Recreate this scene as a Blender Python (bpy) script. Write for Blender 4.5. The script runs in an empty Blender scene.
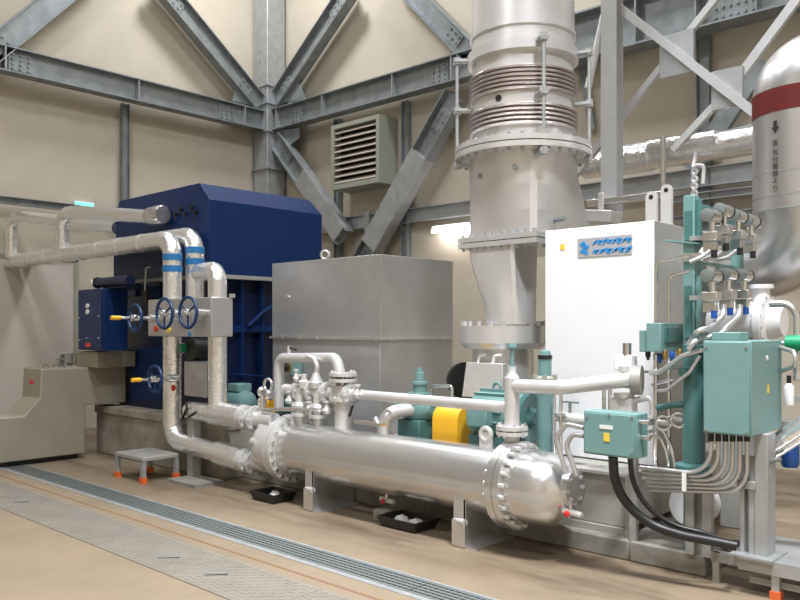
import bpy, math, random
from mathutils import Vector as V, Matrix
random.seed(7)
SC = bpy.context.scene
COL = SC.collection

# ------------------------------------------------------------------ camera
F, HZ, CH = 785.0, 328.0, 1.6            # focal length in px, horizon row, eye height
YAW = math.atan2(725, 785)
FW = V((-math.sin(YAW), math.cos(YAW), 0)); RT = V((math.cos(YAW), math.sin(YAW), 0)); UP = V((0, 0, 1))
cam = bpy.data.cameras.new('camera'); cam_o = bpy.data.objects.new('camera', cam); COL.objects.link(cam_o)
cam.sensor_width = 36; cam.lens = F / 800 * 36; cam.shift_y = (HZ - 300) / 800; cam.clip_end = 100
cam_o.location = (0, 0, CH); cam_o.rotation_euler = (math.pi / 2, 0, YAW)
SC.camera = cam_o
# ------------------------------------------------------------------ world, lamps, exposure
w = bpy.data.worlds.new('world'); SC.world = w; w.use_nodes = True
w.node_tree.nodes['Background'].inputs[0].default_value = (0.9, 0.95, 1, 1)
w.node_tree.nodes['Background'].inputs[1].default_value = 0.3
SC.view_settings.view_transform = 'Standard'; SC.view_settings.look = 'None'
SC.view_settings.gamma = 1; SC.view_settings.use_curve_mapping = False
SC.view_settings.exposure = 0.66
def area(loc, power, sx=1.2, sy=1.2, col=(.95, .97, 1)):
    l = bpy.data.lights.new('high_bay_light', 'AREA'); l.shape = 'RECTANGLE'; l.size = sx; l.size_y = sy
    l.energy = power; l.color = col
    o = bpy.data.objects.new('high_bay_light', l); COL.objects.link(o); o.location = loc
    return o
for x, y, e_, sp_ in ((-10.0, 7.3, 170, 175), (-5.2, 7.3, 140, 160), (-0.4, 7.3, 80, 120),     # rows of high-bay lamps under the roof
                      (-7.6, 2.4, 110, 178), (-3.6, 2.4, 170, 120), (0.4, 2.4, 430, 110), (-4.0, -2.6, 150, 178), (1.0, -2.6, 220, 120)):
    area((x, y, 9.7), e_, 1., 1.).data.spread = math.radians(sp_)

# ------------------------------------------------------------------ pixel -> place
def ray(px, py): return FW + RT * ((px - 400) / F) + UP * ((HZ - py) / F)
def PY(px, py, Y): r = ray(px, py); return V((0, 0, CH)) + r * (Y / r.y)
def PX(px, py, X): r = ray(px, py); return V((0, 0, CH)) + r * (X / r.x)
def PZ(px, py, z=0.0): r = ray(px, py); return V((0, 0, CH)) + r * ((z - CH) / r.z)

# ------------------------------------------------------------------ materials
def nd(nt, t, **k):
    n = nt.nodes.new(t)
    for a, b in k.items(): setattr(n, a, b)
    return n
def mat(name, col, rough=.5, metal=0., var=.0, vscale=6., bump=0., bscale=40., col2=None, emit=None, rvar=0., stretch=None, spec=.5):
    m = bpy.data.materials.new(name); m.use_nodes = True; nt = m.node_tree; b = nt.nodes['Principled BSDF']
    b.inputs['Base Color'].default_value = (*col, 1); b.inputs['Roughness'].default_value = rough; b.inputs['Metallic'].default_value = metal
    b.inputs['Specular IOR Level'].default_value = spec
    tc = nd(nt, 'ShaderNodeTexCoord')
    src = tc.outputs['Object']
    if stretch:
        mp = nd(nt, 'ShaderNodeMapping'); mp.inputs['Scale'].default_value = stretch
        nt.links.new(src, mp.inputs['Vector']); src = mp.outputs['Vector']
    if var > 0 or rvar > 0:
        n = nd(nt, 'ShaderNodeTexNoise'); n.inputs['Scale'].default_value = vscale; n.inputs['Detail'].default_value = 5; n.inputs['Roughness'].default_value = .6
        nt.links.new(src, n.inputs['Vector'])
        if var > 0:
            mx = nd(nt, 'ShaderNodeMix', data_type='RGBA'); c2 = col2 or tuple(c * (1 - var) for c in col)
            rp = nd(nt, 'ShaderNodeMapRange'); rp.inputs[1].default_value = .35; rp.inputs[2].default_value = .65
            nt.links.new(n.outputs['Fac'], rp.inputs[0]); nt.links.new(rp.outputs[0], mx.inputs[0])
            mx.inputs[6].default_value = (*col, 1); mx.inputs[7].default_value = (*c2, 1)
            nt.links.new(mx.outputs[2], b.inputs['Base Color'])
        if rvar > 0:
            rr = nd(nt, 'ShaderNodeMapRange'); rr.inputs[1].default_value = .3; rr.inputs[2].default_value = .7
            rr.inputs[3].default_value = max(.02, rough - rvar); rr.inputs[4].default_value = min(1, rough + rvar)
            nt.links.new(n.outputs['Fac'], rr.inputs[0]); nt.links.new(rr.outputs[0], b.inputs['Roughness'])
    if bump > 0:
        n2 = nd(nt, 'ShaderNodeTexNoise'); n2.inputs['Scale'].default_value = bscale; n2.inputs['Detail'].default_value = 3
        nt.links.new(src, n2.inputs['Vector'])
        bp = nd(nt, 'ShaderNodeBump'); bp.inputs['Strength'].default_value = bump; bp.inputs['Distance'].default_value = .02
        nt.links.new(n2.outputs['Fac'], bp.inputs['Height']); nt.links.new(bp.outputs['Normal'], b.inputs['Normal'])
    if emit:
        b.inputs['Emission Color'].default_value = (*emit[0], 1); b.inputs['Emission Strength'].default_value = emit[1]
    return m
M = {}
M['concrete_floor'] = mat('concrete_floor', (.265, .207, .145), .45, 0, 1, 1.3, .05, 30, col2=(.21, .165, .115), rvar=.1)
M['wall'] = mat('wall_panel', (.55, .495, .405), .8, 0, 1, 2.5, .06, 60, col2=(.51, .46, .375))
M['plate'] = mat('floor_plate', (.29, .265, .23), .42, .25, 1, 4, .1, 90, col2=(.245, .225, .195))
M['joint'] = mat('joint_sealant', (.22, .13, .065), .7)
M['galv'] = mat('galvanised_steel', (.30, .325, .335), .45, .4, 1, 5, .04, 60, col2=(.22, .24, .25))
M['galv_light'] = mat('bright_galvanised', (.46, .475, .485), .42, .5, 1, 6, col2=(.37, .385, .395))
M['grate'] = mat('grating_steel', (.21, .235, .23), .5, .5)
M['galv_pale'] = mat('pale_steel', (.60, .61, .62), .42, .35, .08, 5)
M['dark'] = mat('dark_void', (.012, .012, .013), .7)
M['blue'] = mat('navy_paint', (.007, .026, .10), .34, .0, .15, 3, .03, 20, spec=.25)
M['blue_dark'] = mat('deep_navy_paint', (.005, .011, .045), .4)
M['wheel'] = mat('handwheel_blue', (.010, .035, .11), .35, spec=.3)
M['band'] = mat('pipe_band_blue', (.02, .16, .38), .4)
M['tan'] = mat('tan_paint', (.31, .285, .225), .5, 0, .12, 2)
M['taupe'] = mat('door_taupe', (.57, .53, .47), .55, 0, .06, 1)
M['conc'] = mat('plinth_concrete', (.36, .33, .28), .8, 0, 1, 3, .15, 25, col2=(.22, .195, .155))
M['curb'] = mat('curb_concrete', (.30, .285, .255), .8, 0, 1, 3.5, .1, 30, col2=(.19, .18, .155))
M['foil'] = mat('aluminium_cladding', (.88, .88, .88), .2, .82, 0, 6, .5, 26, rvar=.06)
M['silver'] = mat('silver_paint', (.70, .695, .69), .25, .85, .08, 4)
M['silver_white'] = mat('pale_silver_paint', (.70, .695, .69), .34, .4, .1, 6)
M['casing'] = mat('sheet_metal_box', (.52, .52, .525), .34, .68, 1, 2.2, .02, 20, col2=(.45, .45, .455), rvar=.06)
M['stack'] = mat('stack_sheet', (.76, .755, .76), .32, .62, .08, 3)
M['duct'] = mat('duct_aluminium', (.62, .62, .63), .3, .9, .06, 2)
M['bellows'] = mat('bellows_steel', (.56, .51, .49), .3, .9)
M['white'] = mat('white_enamel', (.82, .82, .84), .35, 0, .03, 3)
M['teal'] = mat('teal_paint', (.165, .30, .295), .36, 0, .08, 5)
M['teal_dark'] = mat('dark_teal_paint', (.07, .175, .17), .35, 0, .1, 8)
M['yellow'] = mat('guard_yellow', (.80, .42, .02), .4)
M['tag'] = mat('tag_yellow', (.78, .58, .06), .5)
M['red'] = mat('red_paint', (.62, .025, .02), .4)
M['maroon'] = mat('maroon_band', (.10, .012, .011), .5, spec=.25)
M['orange'] = mat('orange_foot', (.68, .13, .03), .5)
M['black'] = mat('black_rubber', (.012, .012, .013), .45)
M['cable'] = mat('black_cable', (.014, .014, .015), .4)
M['grey'] = mat('grey_paint', (.34, .335, .315), .45, .1, .08, 4)
M['skid'] = mat('skid_grey', (.36, .345, .315), .5, 0, .1, 3)
M['chrome'] = mat('bright_metal', (.75, .75, .76), .2, 1.)
M['conduit'] = mat('flex_conduit', (.56, .565, .57), .3, .7)
M['cloth'] = mat('white_rag', (.80, .80, .80), .9, 0, 0, 1, .6, 30)
M['slat'] = mat('louvre_slat', (.52, .46, .41), .5)
M['louvre'] = mat('louvre_frame', (.35, .36, .30), .5, .1, .08, 5)
M['ink'] = mat('black_ink', (.01, .01, .01), .6)
M['logo'] = mat('logo_blue', (.03, .26, .60), .45)
M['plaque'] = mat('plaque_grey', (.45, .45, .48), .4, .2)
M['greenv'] = mat('valve_green', (.01, .28, .13), .4)
M['bluep'] = mat('filter_blue', (.01, .07, .30), .35)
M['brass'] = mat('brass', (.55, .35, .12), .3, .9)
M['exit'] = mat('exit_green', (.05, .8, .5), .5, emit=((.1, .9, .6), 2.2))
M['tube_lamp'] = mat('tube_glow', (.9, .9, .9), .5, emit=((1, .95, .92), 30))
M['ceil'] = mat('ceiling_sheet', (.45, .45, .44), .8)
M['bottle'] = mat('white_plastic', (.75, .75, .74), .4)

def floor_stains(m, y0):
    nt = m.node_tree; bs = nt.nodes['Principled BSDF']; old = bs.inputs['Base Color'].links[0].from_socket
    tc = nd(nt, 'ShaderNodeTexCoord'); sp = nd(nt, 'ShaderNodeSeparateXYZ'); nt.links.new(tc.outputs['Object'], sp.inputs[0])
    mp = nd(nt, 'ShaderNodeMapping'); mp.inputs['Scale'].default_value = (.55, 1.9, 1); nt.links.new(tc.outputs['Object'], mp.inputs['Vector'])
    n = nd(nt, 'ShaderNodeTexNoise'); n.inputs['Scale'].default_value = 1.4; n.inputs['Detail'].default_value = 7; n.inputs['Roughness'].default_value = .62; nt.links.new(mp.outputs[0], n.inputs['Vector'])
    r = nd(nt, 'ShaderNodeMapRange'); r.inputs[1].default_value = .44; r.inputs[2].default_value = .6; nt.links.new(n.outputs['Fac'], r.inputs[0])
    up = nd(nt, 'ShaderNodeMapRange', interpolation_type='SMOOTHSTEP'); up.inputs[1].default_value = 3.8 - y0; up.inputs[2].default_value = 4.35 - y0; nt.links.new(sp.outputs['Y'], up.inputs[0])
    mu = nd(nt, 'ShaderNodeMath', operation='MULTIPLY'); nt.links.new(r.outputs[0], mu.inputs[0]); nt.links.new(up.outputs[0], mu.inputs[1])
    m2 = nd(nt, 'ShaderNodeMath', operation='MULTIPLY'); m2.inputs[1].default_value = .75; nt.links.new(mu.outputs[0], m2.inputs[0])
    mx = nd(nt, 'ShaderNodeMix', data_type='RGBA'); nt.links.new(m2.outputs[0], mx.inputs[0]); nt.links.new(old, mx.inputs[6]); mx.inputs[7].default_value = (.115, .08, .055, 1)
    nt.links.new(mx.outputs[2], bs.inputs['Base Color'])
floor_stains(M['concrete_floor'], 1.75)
# ------------------------------------------------------------------ mesh builder
def frame(a, hint=None):
    a = a.normalized()
    h = V(hint) if hint is not None else (V((0, 0, 1)) if abs(a.z) < .9 else V((1, 0, 0)))
    u = (h - a * h.dot(a)).normalized(); return a, u, a.cross(u)
class B:
    def __init__(s): s.v = []; s.f = []
    def add(s, vs, fs):
        k = len(s.v); s.v += [V(q) for q in vs]; s.f += [tuple(i + k for i in f) for f in fs]; return s
    def obox(s, c, ax, ay, az):
        c, ax, ay, az = V(c), V(ax), V(ay), V(az)
        vs = [c + ax * i + ay * j + az * k for k in (-1, 1) for j in (-1, 1) for i in (-1, 1)]
        fs = [(0, 2, 3, 1), (4, 5, 7, 6), (0, 1, 5, 4), (2, 6, 7, 3), (0, 4, 6, 2), (1, 3, 7, 5)]
        if ax.cross(ay).dot(az) < 0: fs = [f[::-1] for f in fs]
        return s.add(vs, fs)
    def box(s, a, b):
        a, b = V(a), V(b); h = (b - a) / 2
        return s.obox((a + b) / 2, (abs(h.x), 0, 0), (0, abs(h.y), 0), (0, 0, abs(h.z)))
    def lathe(s, p, ax, prof, n=24, hint=None):
        a, u, w_ = frame(V(ax), hint); p = V(p); vs = []; fs = []
        for t, r in prof:
            for i in range(n):
                th = 2 * math.pi * i / n; vs.append(p + a * t + (u * math.cos(th) + w_ * math.sin(th)) * max(r, 1e-4))
        m = len(prof)
        for j in range(m - 1):
            for i in range(n):
                fs.append((j * n + i, j * n + (i + 1) % n, (j + 1) * n + (i + 1) % n, (j + 1) * n + i))
        fs.append(tuple(reversed(range(n)))); fs.append(tuple(range((m - 1) * n, m * n)))
        return s.add(vs, fs)
    def cyl(s, p0, p1, r, r1=None, n=16):
        p0, p1 = V(p0), V(p1); d = p1 - p0
        return s.lathe(p0, d, [(0, r), (d.length, r if r1 is None else r1)], n)
    def tube(s, pts, r, n=12, bend=0., seg=6, r1=None):
        pts = [V(p) for p in pts]
        if bend > 0 and len(pts) > 2:
            o = [pts[0]]
            for i in range(1, len(pts) - 1):
                a = (pts[i - 1] - pts[i]); b = (pts[i + 1] - pts[i]); la, lb = a.length, b.length
                a.normalize(); b.normalize(); ang = a.angle(b)
                if ang > 3.05: o.append(pts[i]); continue
                t = min(bend / math.tan(ang / 2), la * .49 if i > 1 else la * .98, lb * .49 if i < len(pts) - 2 else lb * .98)
                R = t * math.tan(ang / 2); bis = (a + b).normalized(); c = pts[i] + bis * (R / math.sin(ang / 2))
                s0 = pts[i] + a * t - c; s1 = pts[i] + b * t - c; tot = s0.angle(s1); axn = s0.cross(s1).normalized()
                for k in range(seg + 1): o.append(c + Matrix.Rotation(tot * k / seg, 3, axn) @ s0)
            o.append(pts[-1]); pts = o
        L = [0]
        for i in range(1, len(pts)): L.append(L[-1] + (pts[i] - pts[i - 1]).length)
        vs = []; fs = []; u = None
        for i, p in enumerate(pts):
            t = ((pts[i + 1] - p).normalized() if i < len(pts) - 1 else V((0, 0, 0))) + ((p - pts[i - 1]).normalized() if i else V((0, 0, 0)))
            t.normalize()
            if u is None: _, u, w_ = frame(t)
            else: u = (u - t * u.dot(t)).normalized(); w_ = t.cross(u)
            rr = r if r1 is None else r + (r1 - r) * L[i] / L[-1]
            for k in range(n):
                th = 2 * math.pi * k / n; vs.append(p + (u * math.cos(th) + w_ * math.sin(th)) * rr)
        m = len(pts)
        for j in range(m - 1):
            for i in range(n): fs.append((j * n + i, j * n + (i + 1) % n, (j + 1) * n + (i + 1) % n, (j + 1) * n + i))
        fs.append(tuple(reversed(range(n)))); fs.append(tuple(range((m - 1) * n, m * n)))
        return s.add(vs, fs)
    def torus(s, c, nrm, R, r, n=24, m=8, arc=1.):
        a, u, w_ = frame(V(nrm)); c = V(c)
        pts = [c + (u * math.cos(2 * math.pi * arc * i / n) + w_ * math.sin(2 * math.pi * arc * i / n)) * R for i in range(n + 1)]
        if arc < 1: return s.tube(pts, r, m)
        vs = []; fs = []
        for i in range(n):
            d = (pts[i] - c).normalized()
            for k in range(m):
                th = 2 * math.pi * k / m; vs.append(pts[i] + (d * math.cos(th) + a * math.sin(th)) * r)
        for i in range(n):
            for k in range(m):
                j = (i + 1) % n; fs.append((i * m + k, j * m + k, j * m + (k + 1) % m, i * m + (k + 1) % m))
        return s.add(vs, fs)
    def prism(s, poly, off):
        poly = [V(p) for p in poly]; off = V(off); n = len(poly)
        nr = V((0, 0, 0))
        for i in range(n): nr += poly[i].cross(poly[(i + 1) % n])
        if nr.dot(off) > 0: poly = poly[::-1]
        vs = poly + [p + off for p in poly]
        fs = [tuple(range(n)), tuple(reversed(range(n, 2 * n)))]
        for i in range(n): fs.append((i, i + n, (i + 1) % n + n, (i + 1) % n))
        return s.add(vs, fs)
    def sweep(s, ringA, ringB):
        n = len(ringA); return s.add(list(ringA) + list(ringB), [(i, (i + 1) % n, (i + 1) % n + n, i + n) for i in range(n)] + [tuple(reversed(range(n))), tuple(range(n, 2 * n))])
    def hbeam(s, p0, p1, nrm, depth, bf, tf=.018, tw=.012):
        p0, p1 = V(p0), V(p1); a = (p1 - p0); L = a.length / 2; a.normalize()
        n_ = V(nrm); n_ = (n_ - a * n_.dot(a)).normalized(); q = a.cross(n_); c = (p0 + p1) / 2
        for sg in (1, -1): s.obox(c + q * sg * (depth / 2 - tf / 2), a * L, n_ * bf / 2, q * tf / 2)
        s.obox(c, a * L, n_ * tw / 2, q * (depth / 2 - tf)); return s
    def bolts(s, c, ax, R, n, r=.012, l=.03, ph=0.):
        a, u, w_ = frame(V(ax)); c = V(c)
        for i in range(n):
            th = 2 * math.pi * i / n + ph; p = c + (u * math.cos(th) + w_ * math.sin(th)) * R
            s.lathe(p - a * l / 2, a, [(0, r), (l, r)], 6)
        return s
    def lo(s):
        mn = V((min(v.x for v in s.v), min(v.y for v in s.v), min(v.z for v in s.v))); mx = V((max(v.x for v in s.v), max(v.y for v in s.v), max(v.z for v in s.v)))
        return V(((mn.x + mx.x) / 2, (mn.y + mx.y) / 2, mn.z))
def worldloc(o): return V((0, 0, 0)) if o is None else V(o.location) + worldloc(o.parent)
def part(name, b, m, parent=None, bevel=0., label=None, kind=None, sharp=38):
    off = worldloc(parent); loc = V((0, 0, 0))
    if parent is None: loc = b.lo()
    me = bpy.data.meshes.new(name); me.from_pydata([v - off - loc for v in b.v], [], b.f); me.validate()
    me.polygons.foreach_set('use_smooth', [True] * len(me.polygons)); me.set_sharp_from_angle(angle=math.radians(sharp))
    me.materials.append(M[m] if isinstance(m, str) else m)
    o = bpy.data.objects.new(name, me); COL.objects.link(o); o.location = loc; o.parent = parent
    if bevel:
        md = o.modifiers.new('bevel', 'BEVEL'); md.width = bevel; md.segments = 2; md.limit_method = 'ANGLE'; md.harden_normals = False
    if label: o['label'] = label
    if kind is None and parent is not None and name in ('bolts', 'screws'): kind = 'stuff'
    if kind: o['kind'] = kind
    return o
def tag(o, label, cat, group=None):
    o['label'] = label; o['category'] = cat
    if group: o['group'] = group
    return o
def thing(name, label, cat, loc, group=None):
    o = bpy.data.objects.new(name, None); COL.objects.link(o); o.location = loc; o.empty_display_size = .1
    return tag(o, label, cat, group)
def solo(name, b, m, label, cat, group=None, bevel=0.):
    return tag(part(name, b, m, None, bevel), label, cat, group)
def struct(name, b, m, label=None, cat=None):
    o = part(name, b, m); o['kind'] = 'structure'
    if label: o['label'] = label
    if cat: o['category'] = cat
    return o
def text_mesh(txt, size):
    cu = bpy.data.curves.new('t', 'FONT'); cu.body = txt; cu.size = size; cu.align_x = 'CENTER'; cu.align_y = 'CENTER'; cu.extrude = 0
    o = bpy.data.objects.new('t', cu); COL.objects.link(o); bpy.context.view_layer.update()
    me = bpy.data.meshes.new_from_object(o.evaluated_get(bpy.context.evaluated_depsgraph_get()))
    vs = [v.co.copy() for v in me.vertices]; fs = [tuple(p.vertices) for p in me.polygons]
    bpy.data.objects.remove(o); bpy.data.curves.remove(cu); bpy.data.meshes.remove(me); return vs, fs
X_, Y_, Z_ = V((1, 0, 0)), V((0, 1, 0)), V((0, 0, 1))

# ================================================================== SETTING
WX, WY, CEIL = -12.15, 9.5, 10.0
XR, YF = 5.0, -6.0
b = B()
TY0, TY1, TD = 3.52, 3.76, -.12
def quad(b, x0, y0, x1, y1, z): b.add([(x0, y0, z), (x1, y0, z), (x1, y1, z), (x0, y1, z)], [(0, 1, 2, 3)])
quad(b, WX, YF, XR, TY0, 0); quad(b, WX, TY1, XR, WY, 0); quad(b, WX, TY0, XR, TY1, TD)
b.add([(WX, TY0, 0), (XR, TY0, 0), (XR, TY0, TD), (WX, TY0, TD)], [(0, 1, 2, 3)])
b.add([(WX, TY1, 0), (XR, TY1, 0), (XR, TY1, TD), (WX, TY1, TD)], [(3, 2, 1, 0)])
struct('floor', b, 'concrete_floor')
struct('wall_left', B().box((WX - .2, YF, 0), (WX, WY, CEIL)), 'wall')
struct('wall_back', B().box((WX - .2, WY, 0), (XR, WY + .2, CEIL)), 'wall')
struct('wall_right', B().box((XR, YF, 0), (XR + .2, WY + .2, CEIL)), 'wall')
struct('wall_front', B().box((WX - .2, YF - .2, 0), (XR + .2, YF, CEIL)), 'wall')
struct('ceiling', B().box((WX - .2, YF - .2, CEIL), (XR + .2, WY + .2, CEIL + .2)), 'ceil')
struct('trim_1', B().box((WX, 3.30, 0), (XR, 3.32, .003)), 'joint')
struct('trim_2', B().box((WX, 3.47, 0), (XR, 3.519, .004)), 'galv_light')
struct('trim_3', B().box((WX, 3.761, 0), (XR, 3.785, .004)), 'galv_light')
# left-wall door leaf
dt = PX(74, 262, WX + .06).z
dy = PX(74, 300, WX + .06).y
d = struct('door_1', B().box((WX, dy - 3.2, 0), (WX + .06, dy, dt)), 'taupe')
fr = B(); fr.box((WX, dy, 0), (WX + .08, dy + .06, dt + .06)); fr.box((WX, dy - 3.26, dt), (WX + .08, dy + .06, dt + .06))
part('door_frame', fr, 'louvre', d)
hb = B(); hb.box((WX + .06, dy - .22, 1.0), (WX + .09, dy - .16, 1.2)); hb.tube([(WX + .08, dy - .19, 1.12), (WX + .13, dy - .19, 1.12), (WX + .13, dy - .32, 1.12)], .011, 8)
part('door_handle', hb, 'chrome', d)

ORDN = ['first', 'second', 'third', 'fourth', 'fifth', 'sixth', 'seventh', 'eighth', 'ninth', 'tenth', 'eleventh']
# trench grating panels
gx = -10.2
k = -1
while gx < -1.4:
    k += 1
    L = 1.0
    t = thing('trench_grating', ORDN[k] + ' steel grating panel in the floor trench, counted from the tan duct', 'grating', (gx + L / 2, (TY0 + TY1) / 2, -.03), 'trench grating panels')
    for j in range(6):
        y = TY0 + .016 + j * (TY1 - TY0 - .032) / 5
        part('bar', B().box((gx + .004, y - .012, -.03), (gx + L - .004, y + .012, .004)), 'grate', t)
    cr = B()
    for i in range(21):
        x = gx + .02 + i * (L - .04) / 20; cr.box((x - .004, TY0 + .006, -.012), (x + .004, TY1 - .006, .0))
    part('cross_rods', cr, 'grate', t, kind='stuff')
    gx += L
# chequer plate covers
gx = -9.6
k = -1
while gx < -1.4:
    k += 1
    L = 1.0
    t = thing('floor_plate', ORDN[k] + ' chequered cover plate beside the grating, counted from the left', 'floor plate', (gx + L / 2, 2.95, 0), 'chequered floor plates')
    part('plate', B().box((gx + .003, 2.71, 0), (gx + L - .003, 3.2, .006)), 'plate', t)
    st = B()
    for i in range(24):
        for j in range(11):
            x = gx + .03 + i * .0405; y = 2.74 + j * .042; s = 1 if (i + j) % 2 else -1
            a = V((.012, .012 * s, 0)); st.obox((x, y, .007), a, V((-.003 * s, .003, 0)), (0, 0, .0015))
    part('treads', st, 'plate', t, kind='stuff')
    for (px, py) in ((21, 503), (169, 559), (216, 576)):
        p = PZ(px, py)
        if gx <= p.x < gx + L:
            h_ = B(); h_.tube([p + V((-.05, -.05, .004)), p + V((-.05, -.05, .012)), p + V((.05, .05, .012)), p + V((.05, .05, .004))], .006, 6)
            part('lift_handle', h_, 'grate', t)
    gx += L

# ================================================================== STEEL FRAME
STEEL = 'galvanised frame steel of the hall'
cx0, cy0, cs = -12.1, 9.02, .42
t = thing('corner_column', 'tall galvanised box column standing in the corner of the hall', 'column', (cx0 + cs / 2, cy0 + cs / 2, 0))
part('shaft', B().box((cx0, cy0, 0), (cx0 + cs, cy0 + cs, CEIL)), 'galv_light', t, .012)
for yy in (85, 103, 131, 168):
    z = PY(266, yy, cy0).z; part('diaphragm', B().box((cx0 - .02, cy0 - .03, z - .014), (cx0 + cs + .03, cy0 + cs + .02, z + .014)), 'galv_light', t)
sp = B()
for yy in (48, 56, 64):
    z = PY(266, yy, cy0).z; sp.box((cx0 + cs, cy0 + .2, z - .06), (cx0 + cs + .012, cy0 + .23, z + .06)); sp.box((cx0 + .2, cy0 - .012, z - .06), (cx0 + .23, cy0, z + .06))
part('splice_bar', sp, 'galv_light', t)
def splice(b, c, a, nrm, w_, h_, tk=.012, nb=(3, 4)):
    a = V(a).normalized(); n_ = V(nrm).normalized(); q = a.cross(n_); c = V(c)
    b.obox(c, a * w_ / 2, n_ * tk / 2, q * h_ / 2)
    for i in range(nb[0]):
        for j in range(nb[1]):
            p = c + a * (w_ * ((i + .5) / nb[0] - .5)) + q * (h_ * ((j + .5) / nb[1] - .5))
            b.lathe(p, n_, [(0, .018), (tk / 2 + .022, .018)], 6)
LBX = -11.86    # beam plane on the left wall
zt = PX(125, 75, LBX + .1).z; zb = PX(128, 98.6, LBX + .1).z; dp = zt - zb
t = thing('wall_beam', 'galvanised H beam running across the left wall to the corner column', 'beam', (LBX, 4, zb))
part('h_section', B().hbeam((LBX, YF, (zt + zb) / 2), (LBX, cy0 + .02, (zt + zb) / 2), X_, dp, .22), 'galv', t)
for px in (20, 226):
    y = PX(px, 100, LBX).y; bb = B(); splice(bb, (LBX + .015, y, (zt + zb) / 2), Y_, X_, .34, dp * .72, .02); part('splice_plate', bb, 'galv', t)
for px in (3, 136, 242):
    y = PX(px, 100, LBX).y; part('stiffener', B().box((LBX, y - .008, zb + .015), (LBX + .105, y + .008, zt - .015)), 'galv_light', t)
BBY = 9.22
zt2 = PY(360, 82, BBY - .1).z; zb2 = PY(360, 106, BBY - .1).z; dp2 = zt2 - zb2
t = thing('wall_beam', 'galvanised H beam on the back wall above the louvred vent', 'beam', (-8.5, BBY, zb2))
xe = PY(520, 70, BBY).x
part('h_section', B().hbeam((cx0 + cs - .02, BBY, (zt2 + zb2) / 2), (xe, BBY, (zt2 + zb2) / 2), Y_, dp2, .22), 'galv', t)
for px in (298, 440):
    x = PY(px, 100, BBY).x; bb = B(); splice(bb, (x, BBY - .015, (zt2 + zb2) / 2), X_, -Y_, .34, dp2 * .72, .02); part('splice_plate', bb, 'galv', t)
for px in (280, 326, 396, 455):
    x = PY(px, 100, BBY).x; part('stiffener', B().box((x - .008, BBY - .105, zb2 + .015), (x + .008, BBY, zt2 - .015)), 'galv_light', t)
# deeper girder to the right of the stack
zb3 = PY(700, 27, BBY - .15).z; zt3 = zb3 + .62
t = thing('wall_girder', 'deep dark girder high on the back wall right of the stack', 'beam', (-3, BBY, zb3))
part('h_section', B().hbeam((xe, BBY, (zt3 + zb3) / 2), (XR, BBY, (zt3 + zb3) / 2), Y_, .62, .3, .025), 'galv', t)
for px in (640, 700, 760):
    x = PY(px, 20, BBY).x; part('stiffener', B().box((x - .01, BBY - .14, zb3 + .02), (x + .01, BBY, zt3 - .02)), 'galv', t)
bb = B(); x = PY(735, 12, BBY).x; splice(bb, (x, BBY - .015, (zt3 + zb3) / 2 - .1), X_, -Y_, .5, .34, .02, (6, 3)); part('splice_plate', bb, 'galv', t)
def reach(p0, p1, z):                                  # carry the upper end on to a given height
    if p0.z < p1.z: return p0, p0 + (p1 - p0) * ((z - p0.z) / (p1.z - p0.z))
    return p1 + (p0 - p1) * ((z - p1.z) / (p0.z - p1.z)), p1
def brace(p0, p1, nrm, label, depth=.2, bf=.2, m='galv', plate0=None, cover=None, up=None):
    if up: p0, p1 = reach(p0, p1, up)
    t = thing('diagonal_brace', label, 'brace', (p0 if p0.z < p1.z else p1), 'diagonal braces')
    part('h_section', B().hbeam(p0, p1, nrm, depth, bf), m, t)
    a = (p1 - p0).normalized(); n_ = V(nrm)
    for q, sg in ((p0, 1), (p1, -1)):
        bb = B(); splice(bb, q + a * sg * .42 + n_ * .02, a, n_, .34, depth * .62, .02, (3, 2)); part('splice_plate', bb, m, t)
    if cover:
        c0 = p0.lerp(p1, cover[0]); c1 = p0.lerp(p1, cover[1]); L = (c1 - c0) / 2; q = a.cross(n_)
        part('cover_box', B().obox((c0 + c1) / 2, L, n_ * (bf / 2 + .004), q * (depth / 2 + .004)), 'galv_light', t)
    return t
bY = BBY
def apex(a0, a1, c0, c1, ax):                           # height at which two braces of one wall would meet
    s0 = (a1.z - a0.z) / (a1[ax] - a0[ax]); s1 = (c1.z - c0.z) / (c1[ax] - c0[ax])
    return c0.z + s1 * ((a0.z - c0.z + s0 * (c0[ax] - a0[ax])) / (s1 - s0)) if False else a0.z + s0 * ((c0.z - a0.z + s1 * (a0[ax] - c0[ax])) / (s0 - s1))
upB = apex(PY(276, 103, bY), PY(360, -25, bY), PY(392, -28, bY), PY(470, 52, bY), 0) - .42
upL = apex(PX(260, 106, LBX), PX(158, -18, LBX), PX(-22, 62, LBX), PX(85, -24, LBX), 1) - .42
brace(PY(276, 103, bY), PY(360, -25, bY), -Y_, 'diagonal brace rising right from the corner column above the back-wall beam', .34, .2, up=upB)
brace(PY(392, -28, bY), PY(470, 52, bY), -Y_, 'diagonal brace descending to the stack above the back-wall beam', .3, .2, up=upB)
brace(PY(278, 140, bY), PY(345, 238, bY), -Y_, 'diagonal brace descending right from the corner column behind the silver enclosure', .33, .2, cover=(.4, .97))
brace(PY(456, 96, bY), PY(360, 268, bY), -Y_, 'diagonal brace below the back-wall beam between the louvre and the stack', .36, .22, cover=(.32, .86))
brace(PX(260, 106, LBX), PX(158, -18, LBX), X_, 'diagonal brace meeting the corner column above the left-wall beam', .34, .2, up=upL)
brace(PX(-22, 62, LBX), PX(85, -24, LBX), X_, 'diagonal brace at the far left above the left-wall beam', .34, .2, up=upL)
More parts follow.
